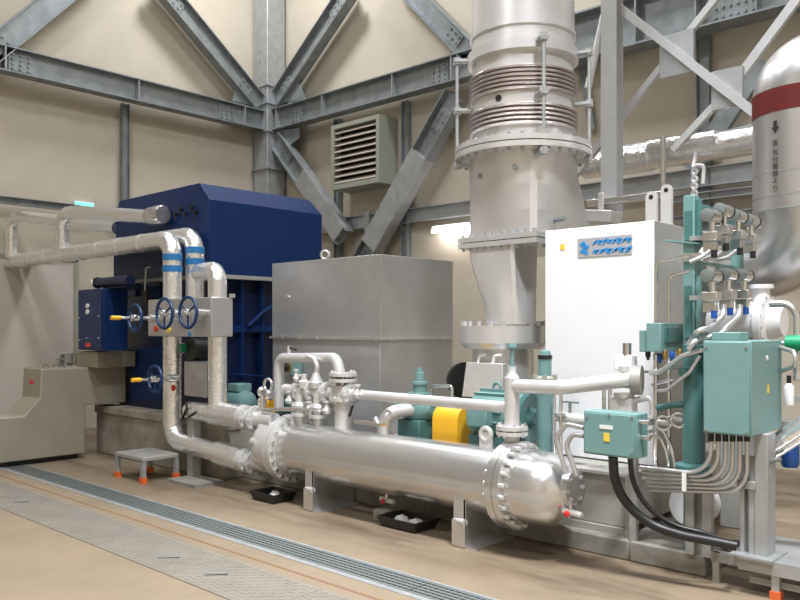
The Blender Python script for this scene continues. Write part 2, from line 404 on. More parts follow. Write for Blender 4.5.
# gussets around the column
for (pl, pts, n_, lb) in ((0, ((276, 131), (300, 128), (300, 138), (284, 150), (276, 150)), -Y_, 'below the beam on the back wall'), (0, ((276, 104), (306, 99), (300, 84), (284, 84), (276, 92)), -Y_, 'above the beam on the back wall'),
                      (1, ((258, 107), (232, 101), (236, 86), (250, 90), (258, 96)), X_, 'above the beam on the left wall')):
    q = [PY(a, c, bY) if pl == 0 else PX(a, c, LBX) for a, c in pts]
    solo('gusset_plate', B().prism(q, n_ * .016), 'galv', 'steel gusset plate at the corner column ' + lb, 'gusset')
# studs and girts
def stud(p, ztop, zbot, nrm, label, w_=.12):
    q = V(p); t = thing('wall_stud', label, 'stud', (q.x, q.y, zbot), 'vertical wall studs')
    part('h_section', B().hbeam((q.x, q.y, zbot), (q.x, q.y, ztop), nrm, w_, .1, .01, .008), 'galv', t)
    part('base_plate', B().box((q.x - .09, q.y - .07, zbot), (q.x + .09, q.y + .07, zbot + .012)), 'galv', t); return t
s1 = PX(125, 150, WX + .07); stud((s1.x, s1.y, 0), zb, 0, X_, 'galvanised stud below the left-wall beam behind the blue generator')
s2 = PY(406, 140, WY - .07); stud((s2.x, s2.y, 0), zb2, 0, Y_, 'galvanised stud right of the louvred vent')
s3 = PY(338, 200, WY - .07); stud((s3.x, s3.y, 0), zb2, 0, Y_, 'galvanised stud behind the louvred vent')
s4 = PY(704, 70, WY - .07); stud((s4.x, s4.y, 0), zb3, 0, Y_, 'galvanised stud on the back wall behind the crossed bracing', .16)
def girt(p0, p1, hgt, nrm, label, m='galv_light'):
    p0, p1 = V(p0), V(p1); t = thing('wall_girt', label, 'girt', (p0 + p1) / 2, 'horizontal wall girts')
    n_ = V(nrm); a = (p1 - p0); L = a.length / 2; a.normalize(); c = (p0 + p1) / 2
    bb = B(); bb.obox(c, a * L, n_ * .005, Z_ * hgt / 2); bb.obox(c + Z_ * (hgt / 2 - .005) + n_ * .035, a * L, n_ * .035, Z_ * .005); bb.obox(c - Z_ * (hgt / 2 - .005) + n_ * .035, a * L, n_ * .035, Z_ * .005)
    part('channel', bb, m, t)
    for k in range(4):
        q = p0.lerp(p1, (k + .6) / 4.4); part('bracket', B().obox(q + n_ * .02, a * .06, n_ * .045, Z_ * (hgt / 2 + .05)), m, t)
gz = PX(0, 200.5, WX + .1).z
girt((WX + .15, YF, gz), (WX + .15, cy0, gz), .11, X_, 'narrow grey girt low on the left wall beneath the exit sign', 'galv')
ga, gb = PY(408, 208.5, WY - .14).z, PY(408, 222.8, WY - .14).z
girt((cx0 + cs, WY - .09, (ga + gb) / 2), (XR, WY - .09, (ga + gb) / 2), ga - gb, -Y_, 'wide grey girt across the back wall under the louvred vent')
for i, (y0, y1) in enumerate(((189, 197), (211, 217))):
    za, zc = PY(727, y0, WY - .14).z, PY(727, y1, WY - .14).z
    girt((-4.2, WY - .09, (za + zc) / 2), (XR, WY - .09, (za + zc) / 2), za - zc, -Y_, ('upper' if i == 0 else 'lower') + ' of the two thin pale girts behind the instrument rack', 'galv_light')

# louvred vent box
LY = 9.05
q0, q1 = PY(331, 126, LY), PY(379, 182, LY); x0, x1, z0, z1 = q0.x, q1.x, q1.z, q0.z
t = thing('louvred_vent', 'boxy louvred vent on the back wall with pale slats', 'vent', ((x0 + x1) / 2, LY, z0))
bb = B(); fw_ = .07
bb.box((x0, LY, z0), (x0 + fw_, WY - .01, z1)); bb.box((x1 - fw_, LY, z0), (x1, WY - .01, z1)); bb.box((x0 + fw_, LY + .004, z1 - fw_), (x1 - fw_, WY - .01, z1 - .002)); bb.box((x0 + fw_, LY + .004, z0 + .002), (x1 - fw_, WY - .01, z0 + fw_ * 1.2))
part('frame', bb, 'louvre', t)
part('backing', B().box((x0 + .02, LY + .17, z0 + .02), (x1 - .02, LY + .18, z1 - .02)), 'dark', t)
for k in range(9):
    z = z0 + fw_ * 1.2 + (k + .5) * (z1 - z0 - fw_ * 2.2) / 9
    part('slat', B().obox(((x0 + x1) / 2, LY + .06, z), ((x1 - x0) / 2 - fw_, 0, 0), (0, .045, .035), (0, -.004, .005)), 'slat', t)
# fluorescent batten on the back wall
q0, q1 = PY(430, 230, WY - .2), PY(474, 226, WY - .2)
t = thing('tube_light', 'fluorescent batten light on the back wall left of the stack', 'light', (q0 + q1) / 2)
part('housing', B().box((q0.x, WY - .16, q0.z - .02), (q1.x, WY, q0.z + .06)), 'white', t)
part('tube', B().cyl((q0.x + .04, WY - .19, q0.z - .03), (q1.x - .04, WY - .19, q0.z - .03), .019), 'tube_lamp', t)
# exit sign
p = PX(85, 208, WX + .1)
t = thing('exit_sign', 'small glowing green exit sign on the left wall', 'sign', p)
part('housing', B().box((WX, p.y - .16, p.z - .1), (WX + .08, p.y + .16, p.z + .1)), 'white', t, .006)
part('lit_face', B().box((WX + .08, p.y - .145, p.z - .085), (WX + .086, p.y + .145, p.z + .085)), 'exit', t)

# ================================================================== GENERATOR SIDE (left)
PLY, PLZ = 4.78, .61
t = thing('concrete_plinth', 'stained concrete plinth carrying the blue generator', 'plinth', (-8, 6, 0))
part('block', B().box((-9.75, PLY, 0), (-6.92, 7.3, PLZ)), 'conc', t, .015)
part('cap', B().box((-9.75, PLY - .025, PLZ - .09), (-6.9, PLY + .2, PLZ + .002)), 'conc', t, .01)

GY = 5.0
c = PY(209.5, 199, GY); GX = c.x; GZ1 = c.z; GX0 = PY(116, 208, GY).x; GY1 = PX(322, 215, GX).y; GZ0 = PX(250, 276, GX).z
g = thing('generator', 'large dark blue generator with a chamfered sheet-metal hood', 'generator', (GX - 1, 5.9, PLZ))
chx, chy, cz = .23, .02, PY(199, 183, GY + .02).z
hd = B(); ringA = [V((GX0, GY, GZ0)), V((GX, GY, GZ0)), V((GX, GY1, GZ0)), V((GX0, GY1, GZ0))]
ringB = [V((p.x, p.y, GZ1)) for p in ringA]
ringC = [V((GX0 + .05, GY + chy, cz)), V((GX - chx, GY + chy, cz)), V((GX - chx, GY1 - chy, cz)), V((GX0 + .05, GY1 - chy, cz))]
hd.add(ringA + ringB + ringC, [(0, 1, 5, 4), (1, 2, 6, 5), (2, 3, 7, 6), (3, 0, 4, 7), (4, 5, 9, 8), (5, 6, 10, 9), (6, 7, 11, 10), (7, 4, 8, 11), (8, 9, 10, 11), (3, 2, 1, 0)])
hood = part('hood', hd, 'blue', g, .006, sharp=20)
part('hood_rim', B().box((GX0 - .01, GY - .01, GZ0 - .045), (GX + .02, GY1 + .02, GZ0)), 'grey', hood)
for i, (px, py) in enumerate(((177, 214), (182, 209), (187, 213), (193, 207), (197, 212))):
    kn = B(); p = PY(px, py, GY); kn.cyl((p.x, GY - .04, p.z), (p.x, GY + .01, p.z), .022, n=8); kn.cyl((p.x, GY - .03, p.z), (p.x, GY - .03, p.z - .07), .01, n=6)
    part('latch', kn, 'black', hood)
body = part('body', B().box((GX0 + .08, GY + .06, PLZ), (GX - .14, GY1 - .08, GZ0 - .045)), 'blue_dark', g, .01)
for k in range(5):
    y = GY + .2 + k * (GY1 - GY - .5) / 4
    part('rib', B().box((GX - .15, y - .015, PLZ), (GX - .06, y + .015, GZ0 - .05)), 'blue', body)
part('cross_rail', B().box((GX - .15, GY + .06, 1.55), (GX - .07, GY1 - .08, 1.63)), 'blue', body)
for k, (px0, px1, y0, y1) in enumerate(((112, 134, 254, 296), (140, 158, 256, 300), (128, 160, 346, 402), (184, 208, 300, 396))):
    a, e = PY(px0, y0, GY), PY(px1, y1, GY)
    part('panel', B().box((a.x, GY + .02, e.z), (e.x, GY + .07, a.z)), 'blue', body, .006)
fe = B(); fe.box((GX0 + .05, GY + .02, PLZ), (GX - .1, GY + .14, PLZ + .1)); fe.box((GX - .2, GY + .02, PLZ), (GX - .02, GY1 - .04, PLZ + .12))
part('base_frame', fe, 'blue_dark', g)
part('drain_pipe', B().tube([PX(248, 326, GX - .03), PX(263, 312, GX - .03), PX(272, 306, GX - .03)], .022, 8), 'blue', g); part('drain_pipe', B().tube([PX(232, 374, GX - .03), PX(272, 377, GX - .03)], .012, 8), 'blue', g)
# lifting eye beside the hood
p = PX(325, 255, GX + .13)
t = thing('lifting_eye', 'pale round lifting eye between the generator hood and silver enclosure', 'eye bolt', p)
part('ring', B().torus(p, V((.5, -.8, 0)), .05, .02, 18), 'silver_white', t); part('stem', B().cyl(p - Z_ * .05, p - Z_ * .3, .02), 'silver_white', t); part('arm', B().box((GX - .02, p.y - .02, p.z - .3), (p.x + .02, p.y + .02, p.z - .26)), 'silver_white', t)

# blue terminal box on the generator flank
TY = 4.45
a, e = PY(78, 290, TY), PY(103.5, 351, TY); ty1 = min(PX(128, 300, e.x).y, GY + .05)
t = thing('terminal_box', 'upright navy terminal box fixed to the generator flank', 'electrical box', ((a.x + e.x) / 2, TY, e.z))
part('case', B().box((a.x, TY, e.z), (e.x, ty1, a.z)), 'blue', t, .012)
ds = part('door', B().box((a.x + .03, TY - .012, e.z + .03), (e.x - .03, TY, a.z - .03)), 'blue', t, .005)
for (px, py) in ((89, 306), (89, 312)):
    q = PY(px, py, TY); part('indicator', B().cyl((q.x, TY - .03, q.z), (q.x, TY - .01, q.z), .03), 'bottle', ds)
q = PY(89, 345, TY); part('warning_label', B().box((q.x - .06, TY - .016, q.z - .025), (q.x + .06, TY - .012, q.z + .025)), 'red', ds)
sc_ = B()
for (px, py) in ((81, 318), (100, 316), (81, 340), (100, 338), (88, 338)):
    q = PY(px, py, TY); sc_.cyl((q.x, TY - .022, q.z), (q.x, TY - .01, q.z), .012, n=8)
part('screws', sc_, 'chrome', ds)
p = PY(98, 284, 4.55); p.z = max(p.z, a.z + .08)
t = thing('duct_tube', 'black round duct with pale end cap above the navy terminal box', 'duct', p)
part('tube', B().cyl(p, p + V((.8, .0, .0)), .06, n=24), 'blue_dark', t)
part('end_cap', B().lathe(p, -X_, [(-.01, .07), (.02, .07), (.03, .055)], 20), 'black', t); part('end_disc', B().lathe(p + V((-.02, -.03, 0)), V((-.5, -1, 0)), [(0, .04), (.04, .04)], 16), 'bottle', t)
part('mount', B().box((p.x + .1, 4.56, p.z - .075), (p.x + .7, 5.018, p.z - .05)), 'blue_dark', t)
# hooked black rod
bb = B(); q = PY(146, 268, 4.75)
bb.tube([PY(150, 267, 4.75), PY(146, 268, 4.75), PY(145, 290, 4.75), PY(146, 300, 4.75)], .012, 8, .03)
t = thing('hook_rod', 'grey hooked rod hanging on the dark generator side', 'hook', PY(146, 300, 4.75)); part('rod', bb, 'grey', t)
part('weight', B().cyl(PY(146, 291, 4.75), PY(146, 304, 4.75), .035), 'black', t); part('bracket', B().box(PY(146, 300, 4.75) + V((-.01, 0, -.01)), PY(146, 300, 4.75) + V((.01, .32, .02))), 'black', t)

# tan cable duct
TX = -9.4; TX1 = PY(24, 368, PX(42, 368, TX).y).x
def tanp(px, py): return PX(px, py, TX)
prof = [(2.2, .06), (4.47, .06), (4.47, .65), (5.005, .65), (5.005, 1.115), (3.94, 1.115), (3.92, .77), (3.74, .575), (2.2, .575)]
t = thing('cable_duct', 'tan sheet-metal cable duct with sloped step beside the generator', 'duct', (TX - .3, 3.8, 0))
part('casing', B().prism([V((TX, y, z)) for y, z in prof], V((TX1 - TX, 0, 0))), 'tan', t, .012)
part('gap_shade', B().box((TX1 + .05, 2.3, .0055), (TX - .06, 4.4, .06)), 'black', t)  # black filler stands in for the shade in the gap under the casing
q = PY(32, 382, 3.935); part('warning_label', B().box((q.x - .06, 3.925, q.z - .02), (q.x + .06, 3.932, q.z + .02)), 'red', t)
part('top_box', B().box((PY(84, 360, 4.6).x, 4.5, 1.115), (TX + .25, 5.0, 1.31)), 'tan', t, .008)
hk = B()
for (px, py) in ((46, 366), (62, 366)):
    q = PX(px, py + 2, TX - .1); hk.torus((q.x, q.y, 1.13), X_, .03, .008, 14, 6)
part('eye', hk, 'chrome', t)
# small square boss near the door : switch boxes
for i, (px, py) in enumerate(((69.5, 358), (78.5, 358))):
    q = PX(px, py, -10.6)
    t = thing('cable_gland', ('left' if i == 0 else 'right') + ' of two small cable glands standing behind the tan duct', 'cable gland', (q.x, q.y, 0))
    part('post', B().box((q.x - .03, q.y - .03, 0), (q.x + .03, q.y + .03, q.z - .06)), 'tan', t); part('cap', B().cyl((q.x, q.y, q.z - .07), (q.x, q.y, q.z + .07), .05), 'chrome' if i else 'grey', t)

# ------------------------------------------------------------------ insulated pipes
def flange(b, c, ax, R, tk): b.lathe(V(c) - V(ax).normalized() * tk / 2, ax, [(0, R), (tk, R)], 28)
PA = 4.6
pa_v = PY(172.5, 300, PA); xa = pa_v.x
za = PY(172.5, 239, PA).z; ra = .102
low = PY(174, 440, PA)
HXY, HXZ, HXR = 4.72, .475, .245
noz_lo = PY(250, 461, PA + .04); noz_hi = PY(250, 418, PA + .04)
zl = PY(0, 252, PA).z
t = thing('insulated_pipe', 'front foil-clad pipe from the left wall dropping to the lower cooler nozzle', 'pipe', (xa, PA, low.z))
part('cladding', B().tube([(WX + .012, PA, za), (xa, PA, za), (xa, PA, low.z), noz_lo + V((-.12, 0, 0))], ra, 20, .2, 8), 'foil', t)
part('end_sleeve', B().cyl(low.lerp(noz_lo, .62), noz_lo + V((-.1, 0, 0)), ra * 1.2, n=22), 'foil', t)
for py in (257.5, 269):
    q = PY(172.5, py, PA); part('blue_band', B().cyl((xa, PA, q.z - .035), (xa, PA, q.z + .035), ra + .005, n=22), 'band', t)
for k in range(9):
    x = WX + .4 + k * .5
    if x < xa - .3: part('seam_band', B().cyl((x, PA, za), (x + .02, PA, za), ra + .004, n=20), 'foil', t)
PB = 4.84
xb = PY(195, 300, PB).x; zB = PY(190, 236, PB).z
t = thing('insulated_pipe', 'rear foil-clad pipe running beside the front one into the valve box', 'pipe', (xb, PB, 1.5))
part('cladding', B().tube([(WX + .012, PB, zB), (xb, PB, zB), (xb, PB, 1.55)], ra, 20, .2, 8), 'foil', t)
for py in (250.5, 262):
    q = PY(195, py, PB); part('blue_band', B().cyl((xb, PB, q.z - .035), (xb, PB, q.z + .035), ra + .005, n=22), 'band', t)
# branch loops returning to the generator
for i, (px, pt, tgt, lb) in enumerate(((64, 214, (160, 217.5, 4.9), 'right foil-clad branch loop arching off the pipes to the generator hood'), (13, 218, (117, 228, 5.04), 'left foil-clad branch loop arching off the horizontal pipes'))):
    bx = PY(px, 240, PA).x; bz = PY(px, pt, PA).z; e_ = PY(*tgt)
    t = thing('branch_pipe', lb, 'pipe', (bx, PA, za), 'branch loops')
    part('cladding', B().tube([(bx, PA - .02, za + .05), (bx, PA - .02, bz), (bx + .3, PA - .02 + .3 * (e_.y - PA) / (e_.x - bx), bz), e_], .085, 16, .16, 7), 'foil', t)
    if i == 0: part('end_joint', B().lathe(e_ + V((-.16, -.03, .02)), X_, [(0, .1), (.02, .115), (.26, .115), (.28, .1)], 20), 'silver', t)
    part('collar', B().cyl((bx, PA - .02, za + .06), (bx, PA - .02, za + .12), .095, n=20), 'foil', t)
# pipe tray under
q0, q1 = PY(121, 234, PB + .1), PY(166, 232, PB + .1)
solo('pipe_support', B().box((q0.x, 4.72, q0.z - .28), (q1.x, 5.0, q0.z - .2)), 'silver', 'grey bracket under the foil pipes against the generator', 'bracket', None, .01)
# right-hand elbow C and drop into the upper nozzle
PC = 4.66
xc = PY(217.5, 330, PC).x; zc = PY(205, 271, PC).z; xc0 = PY(194, 280, PC).x
hi_z = PY(218, 414, PC).z
t = thing('insulated_pipe', 'foil-clad pipe elbowing right of the valve box down to the upper nozzle', 'pipe', (xc, PC, hi_z))
part('cladding', B().tube([(xc0 - .05, PC + .1, zc), (xc, PC, zc), (xc, PC, hi_z)], ra * .95, 20, .15, 8), 'foil', t)
x_l = PY(191, 412, PC).x
part('tee_run', B().tube([(x_l, PC, hi_z), noz_hi + V((-.12, 0, 0))], ra, 20), 'foil', t)
part('end_sleeve', B().cyl((xc - .05, PC, hi_z), noz_hi + V((-.1, 0, 0)), ra * 1.22, n=22), 'foil', t)
part('end_cap', B().cyl((x_l - .06, PC, hi_z), (x_l + .02, PC, hi_z), ra * .7, n=20), 'silver', t)
part('tee_base', B().cyl((xc, PC, hi_z - .02), (xc, PC, hi_z + .09), ra * 1.1, n=20), 'foil', t)
# bent black bracket
solo('bracket_strap', B().tube([PY(186, 402, 4.55), PY(187, 408, 4.55), PY(182, 420, 4.55), PY(189, 417, 4.55), PY(196, 412, 4.55)], .014, 6), 'black', 'bent black strap hanging beside the left end of the upper nozzle pipe', 'strap')

# valve box with handwheels
VY = 4.42
a, e = PY(148, 302, VY), PY(211, 340, VY); vy1 = PX(233, 310, e.x).y
z0 = PY(211, 337, VY).z; z1 = PY(211, 297, VY).z
vb = thing('valve_box', 'silver insulated valve box holding the three blue handwheels', 'valve box', ((a.x + e.x) / 2, VY, z0))
part('casing', B().box((a.x, VY, z0), (e.x, vy1, z1)), 'casing', vb, .008)
for px in (170, 192):
    q = PY(px, 320, VY); part('seam', B().box((q.x - .006, VY - .006, z0), (q.x + .006, VY, z1)), 'silver', vb)
for (px, py, m) in ((156, 329, 'red'), (169, 330, 'tag')):
    q = PY(px, py, VY); part('round_tag', B().cyl((q.x, VY - .012, q.z), (q.x, VY, q.z), .032, n=20), m, vb)
q = PY(190, 334, VY); part('blue_tag', B().cyl((q.x, VY - .012, q.z), (q.x, VY, q.z), .024), 'band', vb)
fi = B(); q = PX(234, 303, e.x); fi.box((e.x, q.y - .06, z1), (e.x + .02, q.y, z1 + .04)); part('bracket', fi, 'silver', vb)
def handwheel(base, wheel_d, R, label, tip=True, parent=None):
    base = V(base); c_ = base - Y_ * wheel_d
    t = thing('handwheel', label, 'handwheel', (c_.x, c_.y, c_.z - R), 'valve handwheels')
    part('rim', B().torus(c_, Y_, R, .016, 28, 8), 'wheel', t)
    for k in range(3):
        th = 2 * math.pi * k / 3 + .5; part('spoke', B().cyl(c_, c_ + V((math.cos(th), 0, math.sin(th))) * R, .01, n=8), 'wheel', t)
    part('hub', B().cyl(c_ + Y_ * .03, c_ - Y_ * .04, .035), 'silver', t)
    part('stem', B().cyl(base, c_ - Y_ * (.2 if tip else .06), .016, n=10), 'chrome', t)
    bo = B(); bo.cyl(base - Y_ * (wheel_d * .5), base, .04); part('bonnet', bo, 'silver', t)
    if tip: part('tip', B().cyl(c_ - Y_ * .16, c_ - Y_ * .26, .022), 'yellow', t)
def wheel_at(px, py, Yw, Yb, R, label, tip):
    p = PY(px, py, Yw); handwheel((p.x, Yb, p.z), Yb - Yw, R, label, tip)
wheel_at(135, 318, 4.1, VY, .135, 'leftmost blue handwheel on the valve box, with yellow stem tip', True)
wheel_at(164.5, 313.5, 4.22, VY, .15, 'middle blue handwheel on the silver valve box', False)
wheel_at(188, 312.5, 4.22, VY, .15, 'right blue handwheel on the silver valve box', False)
wheel_at(155, 379, 4.25, PA - ra * .8, .135, 'lowest blue handwheel, on the vertical foil pipe below the valve box', True)
q = PY(173, 388, PA - .1); solo('pipe_tag', B().cyl((q.x, PA - .1, q.z), (q.x, PA - ra + .01, q.z), .036, n=20), 'red', 'round red tag on the vertical foil pipe below the handwheels', 'tag')
# lower insulation box and dark actuator between the pipes
a, e = PY(184, 361, 4.62), PY(207, 398, 4.62)
solo('insulation_box', B().box((a.x, 4.62, e.z), (e.x - .02, 4.76, a.z)), 'casing', 'plain grey insulation box between the two vertical foil pipes', 'box', None, .01)
a, e = PY(182, 339, 4.7), PY(208, 360, 4.7)
t = thing('valve_actuator', 'dark greasy valve actuator below the valve box', 'actuator', ((a.x + e.x) / 2, 4.8, e.z))
part('body', B().cyl(((a.x + e.x) / 2 - .02, 4.66, (a.z + e.z) / 2), ((a.x + e.x) / 2 - .02, 4.9, (a.z + e.z) / 2), .12, n=20), 'black', t)
part('head', B().box((a.x + .12, 4.6, e.z + .08), (a.x + .15, 4.66, a.z - .05)), 'greenv', t)
part('bar', B().cyl((a.x + .09, 4.66, e.z + .06), (a.x + .09, 4.66, a.z - .04), .025), 'grey', t)
# pipe support post behind lower pipes
q = PZ(203, 472); bb = B(); q = PY(200, 420, 4.78)
xpost = PY(198, 450, 4.68).x
t = thing('pipe_stand', 'grey steel stand carrying the cooler pipes beside the plinth', 'stand', (xpost, 4.6, 0))
part('post', B().box((xpost - .05, 4.58, .02), (xpost + .05, 4.68, hi_z - .05)), 'grey', t); part('foot_plate', B().box((xpost - .06, 4.35, 0), (xpost + .45, 4.7, .035)), 'curb', t)

# step stool on the left
sx0, sx1, sy0, sy1, sz = -7.95, -7.42, 4.14, 4.52, .27
t = thing('step_stool', 'low grey step stool with orange rubber feet by the plinth', 'stool', ((sx0 + sx1) / 2, (sy0 + sy1) / 2, 0))
part('tread', B().box((sx0 - .03, sy0 - .02, sz - .045), (sx1 + .03, sy1 + .02, sz)), 'grey', t, .008)
for x in (sx0, sx1):
    for y in (sy0, sy1):
        l = part('leg', B().box((x - .025, y - .02, .03), (x + .025, y + .02, sz - .045)), 'galv_light', t); part('foot', B().box((x - .032, y - .028, 0), (x + .032, y + .028, .06)), 'orange', l)

# ================================================================== SILVER ENCLOSURE
EY = 5.35
a, e = PY(272, 262.3, EY), PY(380, 254, EY); ey1 = PX(453, 261, e.x).y; zs = PY(380, 338.5, EY).z
CURBZ = .14
t = thing('silver_enclosure', 'large silver sheet-metal enclosure between generator and exhaust stack', 'enclosure', ((a.x + e.x) / 2, 5.9, CURBZ))
part('upper_shell', B().box((a.x, EY, zs), (e.x, ey1, e.z)), 'casing', t, .006)
part('lower_shell', B().box((a.x + .004, EY + .004, CURBZ), (e.x - .004, ey1, zs)), 'casing', t, .006)
part('joint_flange', B().box((a.x - .02, EY - .02, zs - .012), (e.x + .02, ey1 + .01, zs + .012)), 'silver', t)
cb = B()
for k in range(6): cb.cyl((a.x + .2 + k * .28, EY - .012, zs - .02), (a.x + .2 + k * .28, EY - .012, zs + .02), .011, n=6)
for k in range(4): cb.cyl((e.x + .012, EY + .15 + k * .25, zs - .02), (e.x + .012, EY + .15 + k * .25, zs + .02), .011, n=6)
part('bolts', cb, 'chrome', t)
part('corner_trim', B().box((e.x - .01, EY - .004, zs), (e.x + .004, EY + .01, e.z + .002)), 'silver', t)
q = PY(288, 297, EY); part('latch', B().cyl((q.x, EY - .02, q.z), (q.x, EY, q.z), .018), 'chrome', t)
EX1 = e.x; EY1 = ey1; EZ1 = e.z
# ================================================================== CURB AND SKID
CY = 5.02
t = thing('concrete_curb', 'low concrete curb under the cooler skid', 'curb', (-4.2, 6, 0))
part('slab', B().box((-6.88, CY, 0), (-2.5, 7.3, CURBZ)), 'curb', t, .012); part('end_slab', B().box((-2.499, CY, 0), (-1.97, 5.42, CURBZ)), 'curb', t, .012)
SKY, SKZ = 5.08, .56
sx0, sx1 = EX1 + .02, -2.56
t = thing('skid_tank', 'grey steel base tank of the turbine package behind the cooler', 'tank', ((sx0 + sx1) / 2, 5.9, CURBZ))
part('tank', B().box((sx0, SKY + .05, CURBZ + .05), (sx1, 6.9, SKZ)), 'skid', t, .01)
part('top_plate', B().box((sx0, SKY, SKZ), (sx1 + .03, 6.95, SKZ + .02)), 'skid', t)
part('base_rail', B().box((sx0, SKY + .02, CURBZ), (sx1, SKY + .14, CURBZ + .05)), 'skid', t)
for px in (500, 628):
    x = PY(px, 500, SKY).x; part('stiffener', B().box((x - .02, SKY, CURBZ), (x + .02, SKY + .06, SKZ)), 'galv_light', t)

# ================================================================== COOLER (HEAT EXCHANGER)
def HX(px): return PY(px, 460, HXY).x
xl, xr = HX(292), HX(512)
hx = thing('shell_cooler', 'long horizontal silver shell-and-tube oil cooler in the foreground', 'heat exchanger', ((xl + xr) / 2, HXY, 0))
cA = V((xl, HXY, HXZ))
part('shell', B().lathe(cA, X_, [(0, HXR), (xr - xl, HXR)], 48), 'silver', hx)
fl = B(); fl.lathe((xl - .05, HXY, HXZ), X_, [(0, .315), (.045, .315)], 40); fl.lathe((xl + .002, HXY, HXZ), X_, [(0, .315), (.05, .315)], 40)
f1 = part('flange', fl, 'silver_white', hx)
part('bolts', B().bolts((xl, HXY, HXZ), X_, .285, 20, .014, .15), 'chrome', f1)
bo = B().lathe((xl - .05, HXY, HXZ), -X_, [(0, .26), (.2, .26), (.27, .24), (.32, .18), (.33, .0)], 36)
wb = part('water_box', bo, 'silver_white', hx)
nz = B()
for q in (noz_lo, noz_hi):
    nz.cyl((xl - .15, q.y, q.z), q + V((-.06, 0, 0)), .075, n=20); nz.lathe(q + V((-.02, 0, 0)), -X_, [(0, .12), (.035, .12)], 24); nz.lathe(q + V((-.065, 0, 0)), -X_, [(0, .12), (.035, .12)], 24); nz.bolts(q + V((-.06, 0, 0)), X_, .1, 8, .01, .11)
part('nozzle', nz, 'silver_white', wb)
for q in (noz_lo, noz_hi): ex = B(); ex.lathe(q + V((.09, 0, 0)), X_, [(0, .13), (.03, .13)], 24); ex.bolts(q + V((.1, 0, 0)), X_, .11, 8, .012, .08); part('nozzle_collar', ex, 'silver_white', wb)
part('pass_plate', B().box((xl - .3, HXY - .24, HXZ - .02), (xl - .05, HXY - .2, HXZ + .02)), 'silver_white', wb)
bl = B()
for th in (.5, 1.3, 2.1, 2.9, 3.7, 4.6):
    p = V((xl - .22, HXY - .02 + .2 * math.cos(th), HXZ + .2 * math.sin(th))); bl.lathe(p, -X_, [(0, .05), (.09, .05), (.12, .03)], 12)
part('boss', bl, 'silver_white', wb)
xr2 = xr + .12
fl = B(); fl.lathe((xr - .02, HXY, HXZ), X_, [(0, .315), (.06, .315)], 44); fl.lathe((xr + .045, HXY, HXZ), X_, [(0, .315), (.05, .315)], 44)
f2 = part('flange', fl, 'silver', hx); part('bolts', B().bolts((xr + .04, HXY, HXZ), X_, .285, 22, .015, .17), 'silver_white', f2)
hdp = [(.09, .262), (.24, .262), (.3, .255)] + [(.3 + .2 * math.sin(u), .255 * math.cos(u) ** .8) for u in (.3, .6, .9, 1.15)]
he = part('head', B().lathe((xr, HXY, HXZ), X_, hdp + [(.5, .1), (.5, .0)], 40), 'silver', hx)
bs = B().lathe((xr + .44, HXY, HXZ + .03), X_, [(0, .13), (.08, .13)], 26); bs.bolts((xr + .52, HXY, HXZ + .03), X_, .1, 8, .014, .03); part('end_flange', bs, 'silver', he)
lg = B()
q = PY(486, 430, HXY)
lg.obox((q.x, HXY, HXZ + HXR + .05), (.055, 0, 0), (0, .01, 0), (0, 0, .06)); lg.torus((q.x, HXY, HXZ + HXR + .09), Y_, .045, .02, 18, 8)
part('lifting_lug', lg, 'silver_white', hx)
for sx in (-5.19, -3.52):
    s = B(); sp_ = []
    N = 14
    top = [V((sx, HXY + .242 * math.cos(math.pi + math.pi * i / N), HXZ + .242 * math.sin(math.pi + math.pi * i / N))) for i in range(N + 1)]
    poly = [V((sx, 4.5, 0.012)), V((sx, 4.5, HXZ - .12))] + [p for p in top if p.y > 4.55 and p.y < 4.9] + [V((sx, 4.9, .19)), V((sx, 5.0, .19)), V((sx, 5.0, 0.012))]
    sd = part('saddle', B().prism([p + V((-.008, 0, 0)) for p in poly], V((.016, 0, 0))), 'silver', hx, sharp=30)
    rb = B(); rb.box((sx - .11, 4.5, 0), (sx + .11, 5.0, .014)); rb.box((sx - .1, 4.5, .014), (sx + .012, 4.514, HXZ - .1)); rb.box((sx - .1, 4.75, .014), (sx, 4.766, HXZ - HXR)); part('rib', rb, 'silver', sd)
    part('base_beam', B().hbeam((sx - .05, 4.5, .1), (sx - .05, 5.015, .1), X_, .17, .1, .012, .01), 'silver', hx); part('end_plate', B().box((sx - .11, 4.49, .014), (sx + .012, 4.5, .2)), 'silver', sd)
    part('stub', B().cyl((sx - .1, 4.52, .19), (sx + .01, 4.495, .19), .024, n=14), 'silver_white', sd)
# small drain valves under the cooler
def drain(px, py, label, Yp=4.68, ln=.12):
    p = PY(px, py, Yp); t = thing('drain_valve', label, 'valve', p, 'small drain valves')
    part('body', B().cyl(p + V((-.06, 0, .03)), p + V((.09, 0, .02)), .02, n=10), 'white', t)
    part('stub', B().cyl(p + V((0, .0, .03)), p + V((0, .02, ln)), .014, n=10), 'silver', t)
    hw = B(); hw.lathe(p + V((0, -.03, .02)), V((0, -1, .2)), [(0, .01), (.008, .021), (.014, .021), (.02, .01)], 10); part('handle', hw, 'red', t)
drain(570, 516, 'small red-handled drain valve hanging under the right cooler head', 4.64, .12)
drain(386, 503, 'small red-handled drain valve under the middle of the cooler shell', 4.72, .1)
p = PY(396, 505, 5.06); p.z = CURBZ + .001
t = thing('sample_bottle', 'small white plastic bottle on the curb behind the middle drain valve', 'bottle', p)
part('body', B().lathe(p, Z_, [(0, .03), (.09, .03), (.11, .014), (.12, .014)], 14), 'bottle', t); part('cap', B().cyl(p + Z_ * .12, p + Z_ * .145, .016), 'white', t)
pf = B(); t = thing('drain_pot', 'grey square drain pot standing under the cooler drain valve', 'pot', PZ(383, 521))
q = PZ(383, 521); part('pot', pf.box(q + V((-.07, -.05, 0)), q + V((.07, .09, .1))), 'curb', t, .01)
ft = B()
